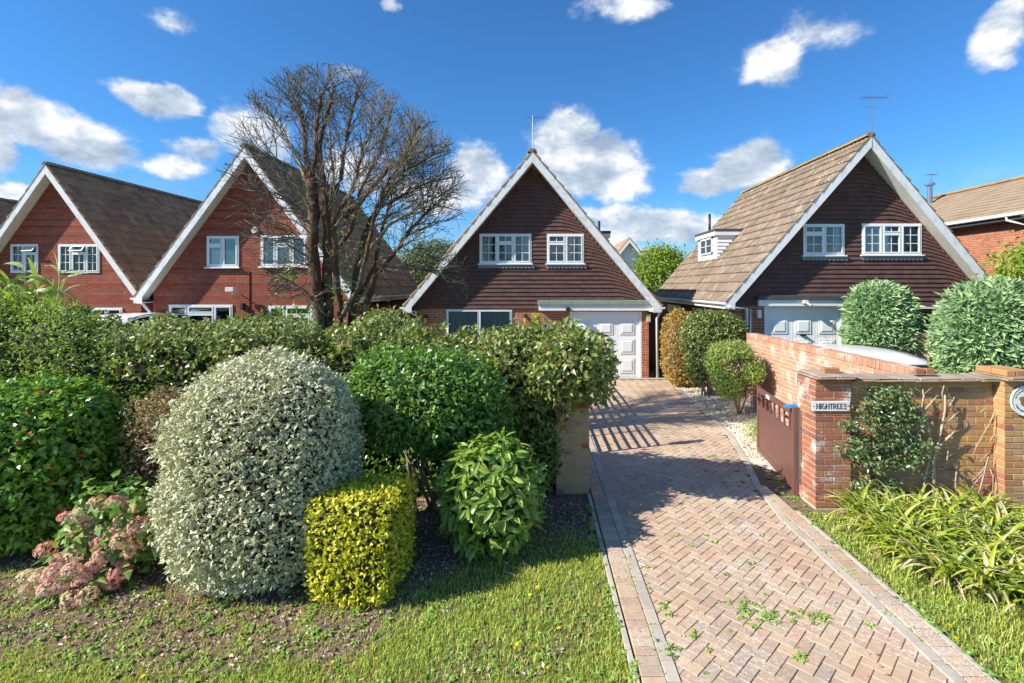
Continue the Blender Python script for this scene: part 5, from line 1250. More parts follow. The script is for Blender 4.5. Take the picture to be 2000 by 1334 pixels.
    for i, x in enumerate(np.arange(-1.0, -6.6, -.72)):
        B.append(Blob((x, 7.15 + random.uniform(-.12, .12), 1.42 + random.uniform(-.04, .06) + (.06 if x < -4 else 0)), (.60 + random.uniform(-.08, .08), .60, .74 + random.uniform(-.10, .08)), 2.4, amp=.15, f=5, seed=20 + i))
    foliage('leaves', B, 1050, .102, .046, G['hedge'], t, depth=.30, jitter=.04, clump=.12, gap=.2, shoots=260, out=.2, up=.45, axis_out=.5, yback=.55, zmin=.10, curl=.2)
    core('shade_core', [Blob(tuple(b.c), tuple(b.r * .88), b.p, amp=b.amp, f=b.f, seed=b.seed) for b in B] + [Blob((x, 7.3, .45), (.7, .35, .8), 3, seed=99) for x in np.arange(.1, -6.8, -.8)], .86, t); stems(t, [((-1 - .35 * k, 7.1, 0), (-1.1 - .35 * k, 7.1, 1.2), .035) for k in range(16)])  # extra low cores put painted shade into the hollow under the hedge
    top = [Blob((x, 7.05, 2.02 + random.uniform(-.05, .1)), (.42, .4, .22), 2, amp=.2, seed=50 + i) for i, x in enumerate(np.arange(-3.4, -6.3, -.55))]
    foliage('young_shoots', top, 1500, .075, .030, G['hedge_pale'], t, depth=.2, jitter=.03, clump=.08, axis_out=.8)
    low = [Blob((x_, 6.85, .55), (.55, .25, .6), 2.4, amp=.12, seed=170 + int(-x_ * 3)) for x_ in (-.2, -.7, -1.2, -1.7, -2.2, -3.0)] + [Blob((-4.9, 6.75, .95), (.45, .35, .5), 2, amp=.15, seed=61), Blob((-5.6, 6.7, .6), (.5, .3, .5), 2, amp=.15, seed=62), Blob((-4.2, 6.8, .9), (.5, .35, .5), 2, amp=.15, seed=63)]
    foliage('lower_leaves', low, 1200, .085, .045, G['viburnum'], t, depth=.2, jitter=.03)
    # domed green shrub behind the hedge by the brick corner
    t = shrub('rounded_shrub', (-3.6, 12, 0), 'rounded green shrub between the bare tree and the centre house', 'shrub')
    B = [Blob((-3.35, 11.4, 1.25), (.78, .7, .95), 2.2, amp=.08, seed=64)]
    foliage('leaves', B, 700, .09, .045, G['hedge_pale'], t, depth=.15, jitter=.03); core('shade_core', B, .85, t)
    # tall pale green shrub, top left
    t = shrub('feathery_shrub', (-6.5, 7.0, 0), 'tall feathery light green shrub at the left edge below the canes', 'shrub')
    B = [Blob((-6.55, 7.0, 1.75), (.95, .6, .72), 2.1, amp=.15, f=5, seed=31), Blob((-7.4, 7.0, 1.85), (.9, .7, .85), 2.1, amp=.15, seed=32), Blob((-6.0, 6.9, 1.55), (.6, .5, .52), 2.1, amp=.15, seed=33), Blob((-6.6, 6.9, .9), (1.1, .55, .9), 2.2, amp=.12, seed=34), Blob((-8.5, 7.1, 1.3), (1.1, .8, 1.25), 2.3, amp=.12, seed=134)]
    foliage('leaves', B, 2100, .066, .021, G['light'], t, depth=.25, jitter=.04, clump=.08, out=.3, up=.3, axis_out=.9, curl=.1, zmin=.2)
    core('shade_core', B, .80, t)
    # bamboo-like canes
    t = shrub('bamboo_plant', (-6.7, 7.2, 0), 'canes with long arching leaves rising above the hedge before the left house', 'plant')
    P = []; A = []; N = []; L = []; W = []; cm = MB()
    for (px, py, Y) in ((20, 545, 7.2), (50, 520, 7.2), (-20, 520, 7.3), (75, 560, 7.1), (105, 545, 7.0), (118, 520, 7.0), (112, 575, 7.0), (0, 580, 7.1), (35, 590, 7.0)):
        c = Vector(px3(px, py, Y)); base = Vector((c.x - .15, Y, 1.0)); cm.tube([base, (base + c) / 2 + Vector((.02, 0, .1)), c], [.012, .01, .006], 6)
        for k in range(20 if px < 90 else 11):
            u = random.uniform(.55, 1.0); P.append(base.lerp(c, u)); a = random.uniform(-.3, math.pi * 1.1) if px < 90 else random.uniform(-.6, 2.6)
            A.append((math.cos(a), random.uniform(-.5, .3), abs(math.sin(a)) * .9 + .15)); N.append((random.gauss(0, .4), -.5 + random.gauss(0, .3), .8)); L.append(random.uniform(.26, .48)); W.append(random.uniform(.032, .052))
    cm.build('cane', M['stem_dead'], t, smooth=True)
    # long leaves as ribbons
    mb_v = []; mb_f = []; tt = []; b = 0
    for p, a, n, l, w in zip(P, A, N, L, W):
        a = Vector(a).normalized(); n = Vector(n).normalized(); s = a.cross(n).normalized(); p = Vector(p); d = a.copy(); q = p.copy(); r0 = random.random()
        K = 6
        for k in range(K + 1):
            ww = w * math.sin(math.pi * min(.97, (k + .6) / (K + .9))) * .7 + .001
            mb_v += [tuple(q - s * ww), tuple(q + s * ww)]; tt += [r0, r0]; q = q + d * (l / K); d = (d + Vector((0, 0, -.22))).normalized()
        for k in range(K): mb_f.append((b + 2 * k, b + 2 * k + 1, b + 2 * k + 3, b + 2 * k + 2))
        b += 2 * (K + 1)
    np_mesh('leaf_blades', np.array(mb_v), np.array(mb_f), G['bamboo'], t, tint=np.array(tt))
    # yellow spire
    t = shrub('yellow_spire_plant', (0, 8, 0), 'slender yellow green spire of a plant poking above the hedge below the garage canopy', 'plant')
    c = px3(1047, 632, 8.0); B = [Blob((c[0], 8, 2.05), (.065, .065, .26), 2, amp=.1, seed=66)]; foliage('leaves', B, 6000, .045, .022, G['sedum'], t, depth=.04, jitter=.01); s = MB(); s.tube([(c[0], 8, 0), (c[0], 8, 2.2)], .015, 6); s.build('stem', M['bark'], t)
    # small chimney-like pot of plants behind hedge
    t = thing('stone_planter', (PX(1080, 9.6), 9.6, 0), 'small capped brick post with a white ornament behind the hedge by the garage', 'planter')
    X = PX(1082, 9.6); b = MB(); b.box(X - .2, X + .12, 9.5, 9.75, 0, PZ(642, 9.6)); b.build('post', M['brick_pillar'], t); b = MB(); b.box(X - .24, X + .16, 9.46, 9.79, PZ(642, 9.6), PZ(638, 9.6)); b.build('cap', M['stone'], t)
    b = MB(); b.tube([(X - .12, 9.6, PZ(638, 9.6)), (X - .12, 9.6, PZ(634, 9.6)), (X - .12, 9.6, PZ(628, 9.6))], [.05, .03, .06], 8); b.build('ornament', M['white_old'], t)
    # by the garage
    t = shrub('orange_shrub', (3.95, 14.2, 0), 'orange and cream leaved shrub beside the white garage door of the centre house', 'shrub')
    B = [Blob((3.99, 14.0, 1.05), (.50, .5, 1.03), 2.8, amp=.06, seed=35)]
    foliage('leaves', B, 1500, .072, .036, G['orange'], t, depth=.12, jitter=.02, clump=.04); core('shade_core', B, .86, t, M['core_pale'])
    t = shrub('topiary_shrub', (4.4, 12.9, 0), 'dark green clipped ball shrub with creamy lower leaves next to the orange shrub', 'shrub')
    B = [Blob((4.48, 12.9, 1.45), (.79, .7, .68), 2.3, amp=.04, seed=36), Blob((4.25, 12.75, .85), (.52, .5, .5), 2.1, amp=.12, seed=37)]
    foliage('leaves', B, 1500, .072, .036, G['topiary'], t, depth=.12, jitter=.02, clump=.03, zmin=.15); core('shade_core', B, .86, t)
    stems(t, [((4.2 + random.uniform(-.1, .2), 12.7, 0), (4.3 + random.uniform(-.3, .3), 12.8, .9), .03) for k in range(7)])
    t = shrub('patchy_shrub', (4.35, 10.9, 0), 'patchy lime green shrub with bare brown patches against the dividing wall', 'shrub')
    B = [Blob((4.22, 10.9, .98), (.50, .48, .55), 2.6, amp=.08, seed=38)]
    foliage('bare_twigs', B, 1100, .055, .022, G['dry'], t, depth=.1, jitter=.03); core('shade_core', B, .78, t, M['core_pale'])
    B2 = [Blob((4.12, 10.8, 1.38), (.42, .42, .2), 2, amp=.15, seed=39), Blob((3.98, 10.6, .75), (.28, .25, .32), 2, amp=.15, seed=41), Blob((4.45, 10.5, 1.0), (.22, .2, .25), 2, amp=.15, seed=42), Blob((3.85, 10.8, 1.15), (.25, .25, .3), 2, amp=.15, seed=43)]
    foliage('leaves', B2, 2600, .06, .024, G['light'], t, depth=.15, jitter=.03, axis_out=.8); stems(t, [((4.3, 10.8, 0), (4.25 + .1 * k, 10.8, .8), .02) for k in range(-3, 3)])
    t = shrub('low_plant', (3.95, 9.0, 0), 'small grey green plant on the pale gravel behind the gate', 'plant')
    B = [Blob((4.02, 9.0, .16), (.22, .45, .24), 2, amp=.3, seed=44)]; foliage('leaves', B, 1200, .07, .014, G['light'], t, depth=.2, jitter=.04, axis_out=1.0, zmin=0)
    # blue green conifers
    for i, (c, r, lab, sd_) in enumerate((((8.33, 12.4, 1.66), (.64, .62, 1.02), 'rounded blue green conifer in front of the right hand garage', 45), ((9.55, 10.6, 1.58), (.92, .80, 1.12), 'larger blue green conifer at the right edge behind the front wall', 46))):
        t = shrub('conifer', (c[0], c[1], 0), lab, 'conifer', 'blue green conifers on the neighbouring drive')
        B = [Blob(c, r, 2.4, amp=.11, f=4, seed=sd_)] + [Blob((c[0] + r[0] * .55 * math.cos(a_), c[1] + r[1] * .55 * math.sin(a_), c[2] + r[2] * zz_), (r[0] * .5, r[1] * .5, r[2] * .42), 2.1, amp=.15, f=6, seed=sd_ + 9 * k_) for k_, (a_, zz_) in enumerate(((3.3, .55), (4.4, .62), (5.4, .5), (3.6, .05), (4.9, -.1), (5.9, .1), (4.2, -.55)))]
        foliage('sprays', B, 950, .20, .060, G['conifer'], t, depth=.16, jitter=.04, clump=.10, out=.3, up=.6, axis_out=1.2, fold=.5, curl=-.05)
        foliage('fine_sprays', B, 1300, .11, .022, G['conifer'], t, depth=.2, jitter=.04, clump=.05, out=.2, up=.2, axis_out=1.3, fold=.5, curl=-.05)
        core('shade_core', B, .84, t)
        if i == 0: foliage('dry_twigs', [Blob((c[0] - .05, c[1] - .62, 1.3), (.22, .15, .75), 2, amp=.2, seed=47)], 500, .1, .02, G['dry'], t, depth=.1, jitter=.05)
    # trees behind
    def tree(name, label, cx_, cy_, z0, blobs, mat, L, dens, trunk_h):
        t = thing(name, (cx_, cy_, 0), label, 'tree'); m = MB(); m.tube([(cx_, cy_, 0), (cx_ + .05, cy_, trunk_h * .6), (cx_, cy_, trunk_h)], [.16, .12, .07], 8)
        for b in blobs:
            for k in range(4):
                e = Vector(b.c) + Vector((random.uniform(-.6, .6) * b.r[0], random.uniform(-.5, .5) * b.r[1], random.uniform(-.2, .7) * b.r[2])); m.tube([(cx_, cy_, trunk_h * random.uniform(.5, .9)), (Vector((cx_, cy_, trunk_h)) + e) / 2, e], [.05, .035, .012], 5)
        m.build('trunk', M['bark'], t, smooth=True)
        foliage('crown', blobs, dens, L, L * .45, mat, t, depth=.5, jitter=.09, clump=.15, axis_out=.6, gap=.05); foliage('inner_crown', blobs, dens * .3, L * 1.2, L * .6, mat, t, depth=1.0, jitter=.25); return t
    tree('green_tree', 'bright green leafy tree between the centre and right hand houses', 5.9, 24.5, 0, [Blob((5.85, 24, 3.2), (1.15, 1.0, 1.35), 2.1, amp=.12, seed=70), Blob((6.3, 24, 2.6), (.9, .9, 1.1), 2.1, amp=.12, seed=71)], G['treegreen'], .15, 500, 2.2)
    tree('olive_tree', 'greyish green tree showing left of the centre house roof', -5.0, 25, 0, [Blob((-4.9, 25, 3.7), (1.4, 1.0, 1.25), 2.1, amp=.18, seed=72), Blob((-6.2, 25.5, 3.4), (1.3, 1.0, 1.0), 2.1, amp=.18, seed=73), Blob((-4.2, 25.0, 3.0), (1.3, 1, 1.2), 2, amp=.2, seed=75)], G['treegrey'], .13, 420, 2.5)
    t = tree('leaning_tree', 'leafy branches entering at the right edge in front of the orange brick house', 12.6, 12.2, 0, [Blob((11.5, 12, 3.05), (.55, .6, .35), 2, amp=.3, seed=76), Blob((11.7, 12, 2.6), (.7, .7, .35), 2, amp=.3, seed=77), Blob((11.9, 12, 3.5), (.5, .6, .2), 2, amp=.3, seed=78)], G['treegreen'], .13, 330, 2.6)
planting()

def ribbon_proto(L, W, bend, twist, K=7):
    V = []; p = Vector((0, 0, 0)); d = Vector((.18, 0, 1)).normalized()
    for k in range(K + 1):
        u = k / K; w = W * (1 - u ** 2.2) * (.6 + .4 * min(1, u * 4)) + .001; s = Vector((math.sin(twist * u), math.cos(twist * u), 0))
        up = d.cross(s).normalized() * w * .18
        V += [tuple(p - s * w / 2 + up), tuple(p), tuple(p + s * w / 2 + up)]
        p = p + d * (L / K); d = (d + Vector((bend * (.35 + u), 0, -bend * .55 * (1 + u)))).normalized()
    F = []
    for k in range(K):
        a = 3 * k
        for j in (0, 1): F += [(a + j, a + j + 1, a + j + 4), (a + j, a + j + 4, a + j + 3)]
    return np.array(V), np.array(F)
def strap_plants():
    t = thing('strap_leaved_plant', (4.2, 5.4, 0), 'sprawling clump of long yellow green strap leaves at the foot of the right wall', 'plant')
    pc = Pieces('leaf', G['strap'], t)
    for v in range(14): pc.proto(v, ribbon_proto(random.uniform(.38, .66), random.uniform(.030, .056), random.uniform(.08, .50), random.uniform(-.8, .8)))
    dead = Pieces('dead_leaf', G['litter'], t)
    for v in range(5): dead.proto(v, ribbon_proto(random.uniform(.35, .6), random.uniform(.014, .022), random.uniform(.4, .7), random.uniform(-1.5, 1.5)))
    for i in range(230):
        u = random.random()
        y = random.uniform(4.20, 6.0); xl = float(np.interp(y, [4.2, 4.7, 5.2, 6.0], [4.1, 3.75, 3.55, 3.70])); xr = float(np.interp(y, [4.3, 5, 6], [5.2, 5.3, 5.3])); x = xl + (xr - xl) * random.random() ** 1.15
        for k in range(random.randint(9, 15)):
            a = random.uniform(0, 6.283); tl = random.uniform(-.05, .5)
            rot = Matrix.Rotation(a, 3, 'Z') @ Matrix.Rotation(tl, 3, 'Y')
            (dead if random.random() < .22 else pc).add(random.randrange(14) if True else 0, (x + random.uniform(-.04, .04), y + random.uniform(-.04, .04), 0), rot)
    dead.items = [(k % 5, p, r_) for k, p, r_ in dead.items]
    # the leaves that show: tallest first along the front
    pc.finish(300, rank=lambda p: p.y * .5 + abs(p.x - 3.9)); dead.finish(60)
strap_plants()

def climber():
    Y = 6.30
    t = thing('holly_like_climber', (4.1, 6.15, 0), 'dark glossy leaved climber growing up the wall beside the HIGHTREES sign', 'climber')
    c = [(1745, 790, 55, 34), (1720, 830, 45, 30), (1760, 815, 50, 26), (1690, 880, 55, 28), (1745, 860, 50, 24), (1700, 905, 40, 22), (1775, 885, 45, 24), (1765, 905, 40, 20), (1710, 955, 60, 32), (1790, 820, 30, 16), (1675, 865, 26, 14), (1660, 830, 24, 14), (1800, 870, 28, 14), (1735, 770, 34, 16), (1700, 800, 26, 20)]
    B = [Blob((PX(px, 6.18) , 6.20, PZ(py, 6.18)), (rx * .0046, .10, ry * .0062 * .66), 2, amp=.4, f=6, seed=80 + i) for i, (px, py, rx, ry) in enumerate(c)]
    P = []
    foliage('leaves', B, 1100, .058, .030, G['climber'], t, depth=.10, jitter=.025, gap=.5, clump=.04, shoots=40, fold=.35, curl=.3, out=.3, axis_out=.5, zmin=.05)
    m = MB(); x = PX(1702, 6.2); m.tube([(x, 6.22, 0), (x + .02, 6.18, .5), (x - .02, 6.2, .9), (x + .05, 6.18, 1.3)], [.018, .015, .012, .006], 6)
    for k in range(16):
        z = random.uniform(.25, 1.3); m.tube([(x, 6.2, z), (x + random.uniform(-.2, .25), 6.14, z + .1), (x + random.choice((-1, 1)) * random.uniform(.2, .45), 6.12, z + random.uniform(.1, .3))], [.009, .007, .003], 5)
    m.build('stem', M['bark_red'], t, smooth=True)
    # bare vine stems pinned to the wall
    t = thing('bare_vine', (PX(1820, 6.25), 6.3, 0), 'bare pale woody vine stems branching up the ochre brick panel', 'vine')
    m = MB(); q = lambda px, py, dy=0.0: (PX(px, 6.28), 6.285 - dy, max(0, PZ(py, 6.28)))
    lines = [([(1822, 985), (1820, 930), (1818, 890), (1830, 860), (1840, 800), (1842, 770)], .022), ([(1800, 985), (1802, 930), (1812, 890), (1813, 850), (1806, 820), (1796, 795), (1800, 770)], .016),
             ([(1830, 870), (1850, 850), (1858, 842)], .018), ([(1812, 850), (1800, 825), (1793, 812), (1810, 790), (1828, 772)], .011), ([(1840, 800), (1852, 790), (1862, 775)], .011), ([(1836, 830), (1856, 815), (1862, 806)], .010),
             ([(1806, 820), (1802, 790), (1800, 760)], .010), ([(1842, 790), (1838, 768), (1840, 752)], .009), ([(1780, 800), (1765, 780), (1745, 768)], .007), ([(1790, 810), (1772, 790), (1760, 772)], .007),
             ([(1800, 830), (1786, 850), (1783, 870)], .008), ([(1776, 830), (1772, 850)], .006), ([(1905, 975), (1915, 940), (1922, 905), (1926, 890)], .010), ([(1865, 975), (1862, 940), (1864, 910)], .010), ([(1920, 920), (1900, 945), (1890, 960)], .006),
             ([(1925, 905), (1908, 925), (1895, 938)], .006), ([(1940, 805), (1930, 825), (1918, 845), (1905, 870), (1895, 890)], .007), ([(1922, 795), (1912, 806)], .006), ([(1938, 850), (1930, 865)], .006), ([(1935, 975), (1936, 930), (1930, 915)], .008),
             ([(1850, 880), (1845, 905), (1835, 925)], .006), ([(1910, 900), (1930, 880)], .005), ([(1890, 965), (1875, 940), (1866, 915)], .006)]
    for pts, r in lines:
        r *= 1.0; P = [q(px, py, .01 + r + random.uniform(0, .02)) for px, py in pts]; m.tube(P, [r * (1 - .6 * i / len(P)) for i in range(len(P))], 6)
        for k in range(3):
            i = random.randrange(len(P) - 1); a = Vector(P[i]).lerp(Vector(P[i + 1]), random.random()); e = a + Vector((random.uniform(-.12, .12), -.01, random.uniform(.03, .14))); m.tube([a, (a + e) / 2 + Vector((.01, 0, .01)), e], [r * .4, r * .3, r * .15], 4)
    m.build('stem', M['stem_dead'], t, smooth=True)
climber()

def hydrangea():
    t = thing('hydrangea', (-3.95, 4.75, 0), 'hydrangea with fading pink flower heads in front of the dark glossy shrub', 'shrub')
    heads = [(228, 982), (192, 982), (250, 1000), (130, 1012), (160, 1008), (205, 1000), (265, 990), (240, 1018), (270, 1028), (178, 1022), (180, 1045), (90, 1075), (152, 1045), (235, 1058), (205, 1085), (262, 1075), (118, 1095), (145, 1088), (182, 1108), (140, 1115), (105, 1120), (55, 1130), (80, 1128), (160, 1135), (120, 1145), (235, 1115), (215, 1140), (95, 1150), (170, 1165), (140, 1185), (268, 1050), (60, 1150), (200, 1060), (225, 1040)]
    pc = Pieces('flower_head', G['petal'], t)
    for v in range(5):
        n = 130; D = unit(n); D[:, 2] = np.abs(D[:, 2]) * 1.0 - .25; D /= np.linalg.norm(D, axis=1, keepdims=True); P = D * np.array([1, 1, .88]) * .082 * rng.uniform(.85, 1.08, (n, 1)); V = []; F = []
        for p, d in zip(P, D):
            d = Vector(d); a = d.cross(Vector((.3, .5, .8))).normalized(); b = d.cross(a); an = random.random() * 3; s = .0135; b0 = len(V); p = Vector(p); V.append(tuple(p))
            for k in range(4):
                c = an + k * math.pi / 2
                for o_ in (-.5, .5): V.append(tuple(p + (a * math.cos(c + o_) + b * math.sin(c + o_)) * s + d * .003 * random.uniform(-1, 2)))
                F.append((b0, b0 + 1 + 2 * k, b0 + 2 + 2 * k))
        pc.proto(v, (np.array(V), np.array(F)))
    st = MB(); P = []; A = []; N = []
    for (px, py) in heads:
        Y = 4.35 + max(0, (1190 - py)) * .0022 + random.uniform(-.05, .12); p = Vector(px3(px, py, Y)); p.z = max(p.z, .06); s = random.uniform(.8, 1.15)
        pc.add(random.randrange(5), p, Euler((random.uniform(-.7, .1), random.uniform(-.4, .4), random.uniform(0, 6))).to_matrix() * s)
        b = Vector((-3.95 + random.uniform(-.15, .15), 4.85, 0)); st.tube([b, b.lerp(p, .5) + Vector((0, 0, .08)), p - Vector((0, 0, .03))], [.009, .007, .004], 5)
        for k in range(4):
            P.append(p - Vector((0, 0, random.uniform(.04, .16))) + Vector((random.gauss(0, .03), random.gauss(0, .03), 0))); a = random.uniform(0, 6.28); A.append((math.cos(a), math.sin(a), random.uniform(-.3, .4))); N.append((random.gauss(0, .3), random.gauss(0, .3) - .3, 1))
    # scale is kept in the matrix, so bake the heads one by one
    o0 = wloc(t); ms = {}
    for key, p, r_ in pc.items:
        if key not in ms:
            V, F = pc.protos[key]; me = bpy.data.meshes.new('flower_head'); me.from_pydata(V.tolist(), [], F.tolist()); me.materials.append(G['petal']); ms[key] = me
        o = bpy.data.objects.new('flower_head', ms[key]); col.objects.link(o); o.parent = t; o.location = p - o0; o.rotation_euler = r_.normalized().to_euler(); k = r_.to_scale()[0]; o.scale = (k, k, k)
    st.build('stem', M['bark'], t, smooth=True)
    n = len(P); leaves('leaves', np.array([tuple(p) for p in P]), np.array(A), np.array(N, float), rng.uniform(.10, .16, n), rng.uniform(.05, .085, n), G['hydrangea_leaf'], t, fold=.2, curl=.3)
    B = [Blob((-3.98, 4.95, .42), (.50, .36, .42), 2, amp=.15, seed=90)]
    foliage('lower_leaves', B, 260, .12, .075, G['hydrangea_leaf'], t, depth=.2, jitter=.04, up=.5, curl=.3, zmin=.05)
hydrangea()

# ------------------------------------------------------------------ the bare tree
def bare_tree():
    t = thing('bare_tree', (-3.5, 9.0, 0), 'large leafless many stemmed tree with a dense domed crown of twigs', 'tree')
    Y0 = 9.0; q = lambda px, py, dy=0: Vector((PX(px, Y0 + dy), Y0 + dy, PZ(py, Y0 + dy)))
    big = MB(); mid = MB(); tw_v = []; tw_f = []; nt = [0]
    limbs = [([(622, 700, 0), (625, 600, 0), (610, 500, 0), (612, 420, .05), (608, 350, .1)], .125, .105), ([(608, 352, .1), (596, 290, .1), (590, 240, .15), (583, 195, .1)], .060, .02), ([(606, 352, .1), (618, 300, -.1), (620, 240, -.2), (630, 180, -.2)], .055, .02),
             ([(650, 700, .1), (642, 600, .1), (640, 500, .1), (640, 400, .1), (632, 365, 0)], .105, .08), ([(632, 365, 0), (622, 300, .2), (636, 240, .3), (650, 170, .3)], .06, .02), ([(640, 400, .1), (665, 350, .3), (672, 290, .35), (688, 220, .4), (700, 170, .4)], .055, .018),
             ([(672, 700, -.1), (665, 600, -.1), (655, 500, -.2), (650, 430, -.3), (690, 370, -.5), (700, 320, -.5), (722, 260, -.6)], .075, .02), ([(680, 700, .2), (690, 600, .2), (700, 520, .3), (715, 450, .3), (735, 410, .4), (765, 360, .4), (790, 300, .5)], .085, .025),
             ([(690, 700, 0), (715, 600, 0), (735, 530, -.1), (775, 490, -.2), (800, 450, -.2), (840, 410, -.3)], .075, .02), ([(675, 425, .2), (710, 385, .1), (755, 335, .0), (790, 310, 0), (812, 260, 0)], .07, .02), ([(668, 620, -.3), (700, 560, -.4), (720, 480, -.5), (738, 400, -.6), (760, 350, -.6), (800, 330, -.7), (850, 300, -.7)], .05, .015),
             ([(690, 600, .3), (730, 520, .5), (745, 450, .6), (760, 400, .7), (800, 370, .8), (860, 350, .9)], .05, .015), ([(612, 420, 0), (580, 360, -.3), (545, 320, -.5), (505, 290, -.6)], .035, .012), ([(610, 380, 0), (575, 300, .3), (540, 240, .5), (515, 210, .6)], .04, .012),
             ([(615, 450, 0), (585, 410, -.4), (550, 380, -.6), (510, 370, -.7)], .026, .008), ([(618, 520, 0), (590, 470, -.3), (560, 440, -.5), (530, 430, -.6)], .02, .007), ([(735, 530, 0), (800, 520, .1), (860, 535, .2), (905, 555, .2)], .03, .008), ([(640, 620, 0), (600, 570, -.3), (560, 545, -.5), (535, 540, -.6)], .025, .008),
             ([(625, 560, 0), (600, 500, -.5), (570, 480, -.7)], .018, .006), ([(655, 500, .2), (690, 440, .6), (700, 380, .8), (740, 300, 1.0), (760, 230, 1.1)], .05, .016), ([(640, 430, .2), (655, 380, .8), (645, 300, 1.1), (640, 220, 1.2)], .045, .015), ([(700, 520, 0), (760, 440, .0), (820, 400, 0), (865, 380, .1)], .04, .012)]
    ends = []
    for pts, r0, r1 in limbs:
        P = [q(*p) for p in pts]; n = len(P)
        # smooth + wander
        S = []
        for i in range(n - 1):
            for k in range(4):
                u = k / 4; p = P[i].lerp(P[i + 1], u)
                if 0 < i + u: p += Vector((random.uniform(-1, 1), random.uniform(-1, 1), 0)) * .022
                S.append(p)
        S.append(P[-1]); rr = [r0 + (r1 - r0) * i / (len(S) - 1) for i in range(len(S))]
        rr = [x * .92 for x in rr]; (big if r0 > .045 else mid).tube(S, rr, 8 if r0 > .045 else 5)
        m = len(S)
        for i in range(int(m * (.45 if r0 > .03 else .25)), m):
            for rep_ in range(2 if i < m - 1 else 1): ends.append((S[i], (S[i] - S[i - 1]).normalized(), min(rr[i], .03), i == m - 1, r0))
    segs = []
    C = q(650, 420)
    def grow(p, d, r, l, dep):
        if dep == 0 or r < .0022: return
        k = max(2, int(l / .09)); a = p.copy()
        for i in range(k):
            d = (d + Vector((random.gauss(0, .16), random.gauss(0, .16), random.gauss(.035, .12)))).normalized(); b = a + d * (l / k); r2 = r * (1 - .45 / k)
            segs.append((a, b, r, r2)); a = b; r = r2
            if random.random() < .55 and dep > 1:
                o = (d + Vector((random.gauss(0, .7), random.gauss(0, .7), random.gauss(.1, .5)))).normalized(); grow(a, o, r * .6, l * .62, dep - 1)
        for j in range(2 if random.random() < .75 else 3):
            o = (d + Vector((random.gauss(0, .42), random.gauss(0, .42), random.gauss(.05, .3)))).normalized(); grow(a, o, r * .72, l * random.uniform(.6, .85), dep - 1)
    for p, d, r, tip, r0 in ends:
        outv = (p - C); outv.z *= .6
        if outv.length > 0: outv.normalize()
        o = (d * .6 + outv * .75 + Vector((random.gauss(0, .5), random.gauss(0, .5), random.gauss(.15, .35)))).normalized()
        low_left = p.x < PX(600, 9) and p.z < PZ(340, 9)
        if low_left: o = (outv * .8 + Vector((random.gauss(-.2, .4), random.gauss(-.2, .4), random.gauss(-.05, .45)))).normalized()
        grow(p, o, min(r * .55 + .002, .014), random.uniform(.34, .55), 4 if tip else (4 if r0 > .03 else 3))
        if tip:
            for k in range(3): grow(p, (d + Vector((random.gauss(0, .5), random.gauss(0, .5), random.gauss(.1, .3)))).normalized(), min(r * .7, .013), .42, 4)
    big.build('trunk', M['bark_red'], t, smooth=True); mid.build('branches', M['bark'], t, smooth=True)
    # crown outline from the photograph's dome: cut twigs straying far outside
    def okp(p):
        px = 1046 + p.x / p.y * 1000; py = 560 + (CAMH - p.z) / p.y * 1000
        if py < 120: return False
        e1 = ((px - 625) / 190) ** 2 + ((py - 300) / 178) ** 2; e2 = ((px - 760) / 150) ** 2 + ((py - 390) / 185) ** 2; e3 = ((px - 560) / 150) ** 2 + ((py - 400) / 150) ** 2; e4 = abs(py - 530) < 60 and 520 < px < 915
        lim = 1 + random.uniform(-.12, .18); return e1 < lim or e2 < lim or e3 < lim or e4
    segs = [s for s in segs if okp(s[1])]
    print('twig segments', len(segs))
    A = np.array([tuple(s[0]) for s in segs]); B = np.array([tuple(s[1]) for s in segs]); ra = np.array([s[2] for s in segs]) ; rb = np.array([s[3] for s in segs])
    ra = np.maximum(ra, .0042); rb = np.maximum(rb, .0036)
    D = B - A; D /= np.linalg.norm(D, axis=1, keepdims=True); U = np.cross(D, np.array([.3, .7, .64])); U /= np.linalg.norm(U, axis=1, keepdims=True); W = np.cross(D, U); n = len(A); V = np.zeros((n, 6, 3))
    for k in range(3):
        an = 2 * math.pi * k / 3; o = U * math.cos(an) + W * math.sin(an); V[:, k] = A + o * ra[:, None]; V[:, 3 + k] = B + o * rb[:, None]
    k = np.arange(n)[:, None] * 6; F = np.concatenate([k + np.array([[0, 1, 4, 3]]), k + np.array([[1, 2, 5, 4]]), k + np.array([[2, 0, 3, 5]])])
    np_mesh('twigs', V.reshape(-1, 3), F, M['twig'], t, tint=np.repeat(rng.random(n) * .999, 6), kind='stuff')
    # tufts of leaves low on the stems
    P = []
    for (px, py, s, c) in ((620, 600, 60, 60), (690, 590, 50, 50), (660, 480, 40, 40), (700, 430, 30, 25), (560, 540, 25, 35), (540, 615, 40, 40), (600, 620, 50, 60), (730, 480, 40, 20), (670, 560, 60, 50)):
        for k in range(c): P.append(q(px + random.gauss(0, s * .45), py + random.gauss(0, s * .4), random.gauss(0, .2)))
    n = len(P); leaves('leaf_tufts', np.array([tuple(p) for p in P]), unit(n) + np.array([0, 0, .3]), unit(n) + np.array([0, 0, .8]), rng.uniform(.08, .14, n), rng.uniform(.035, .06, n), G['viburnum'], t, kind='stuff')
bare_tree()

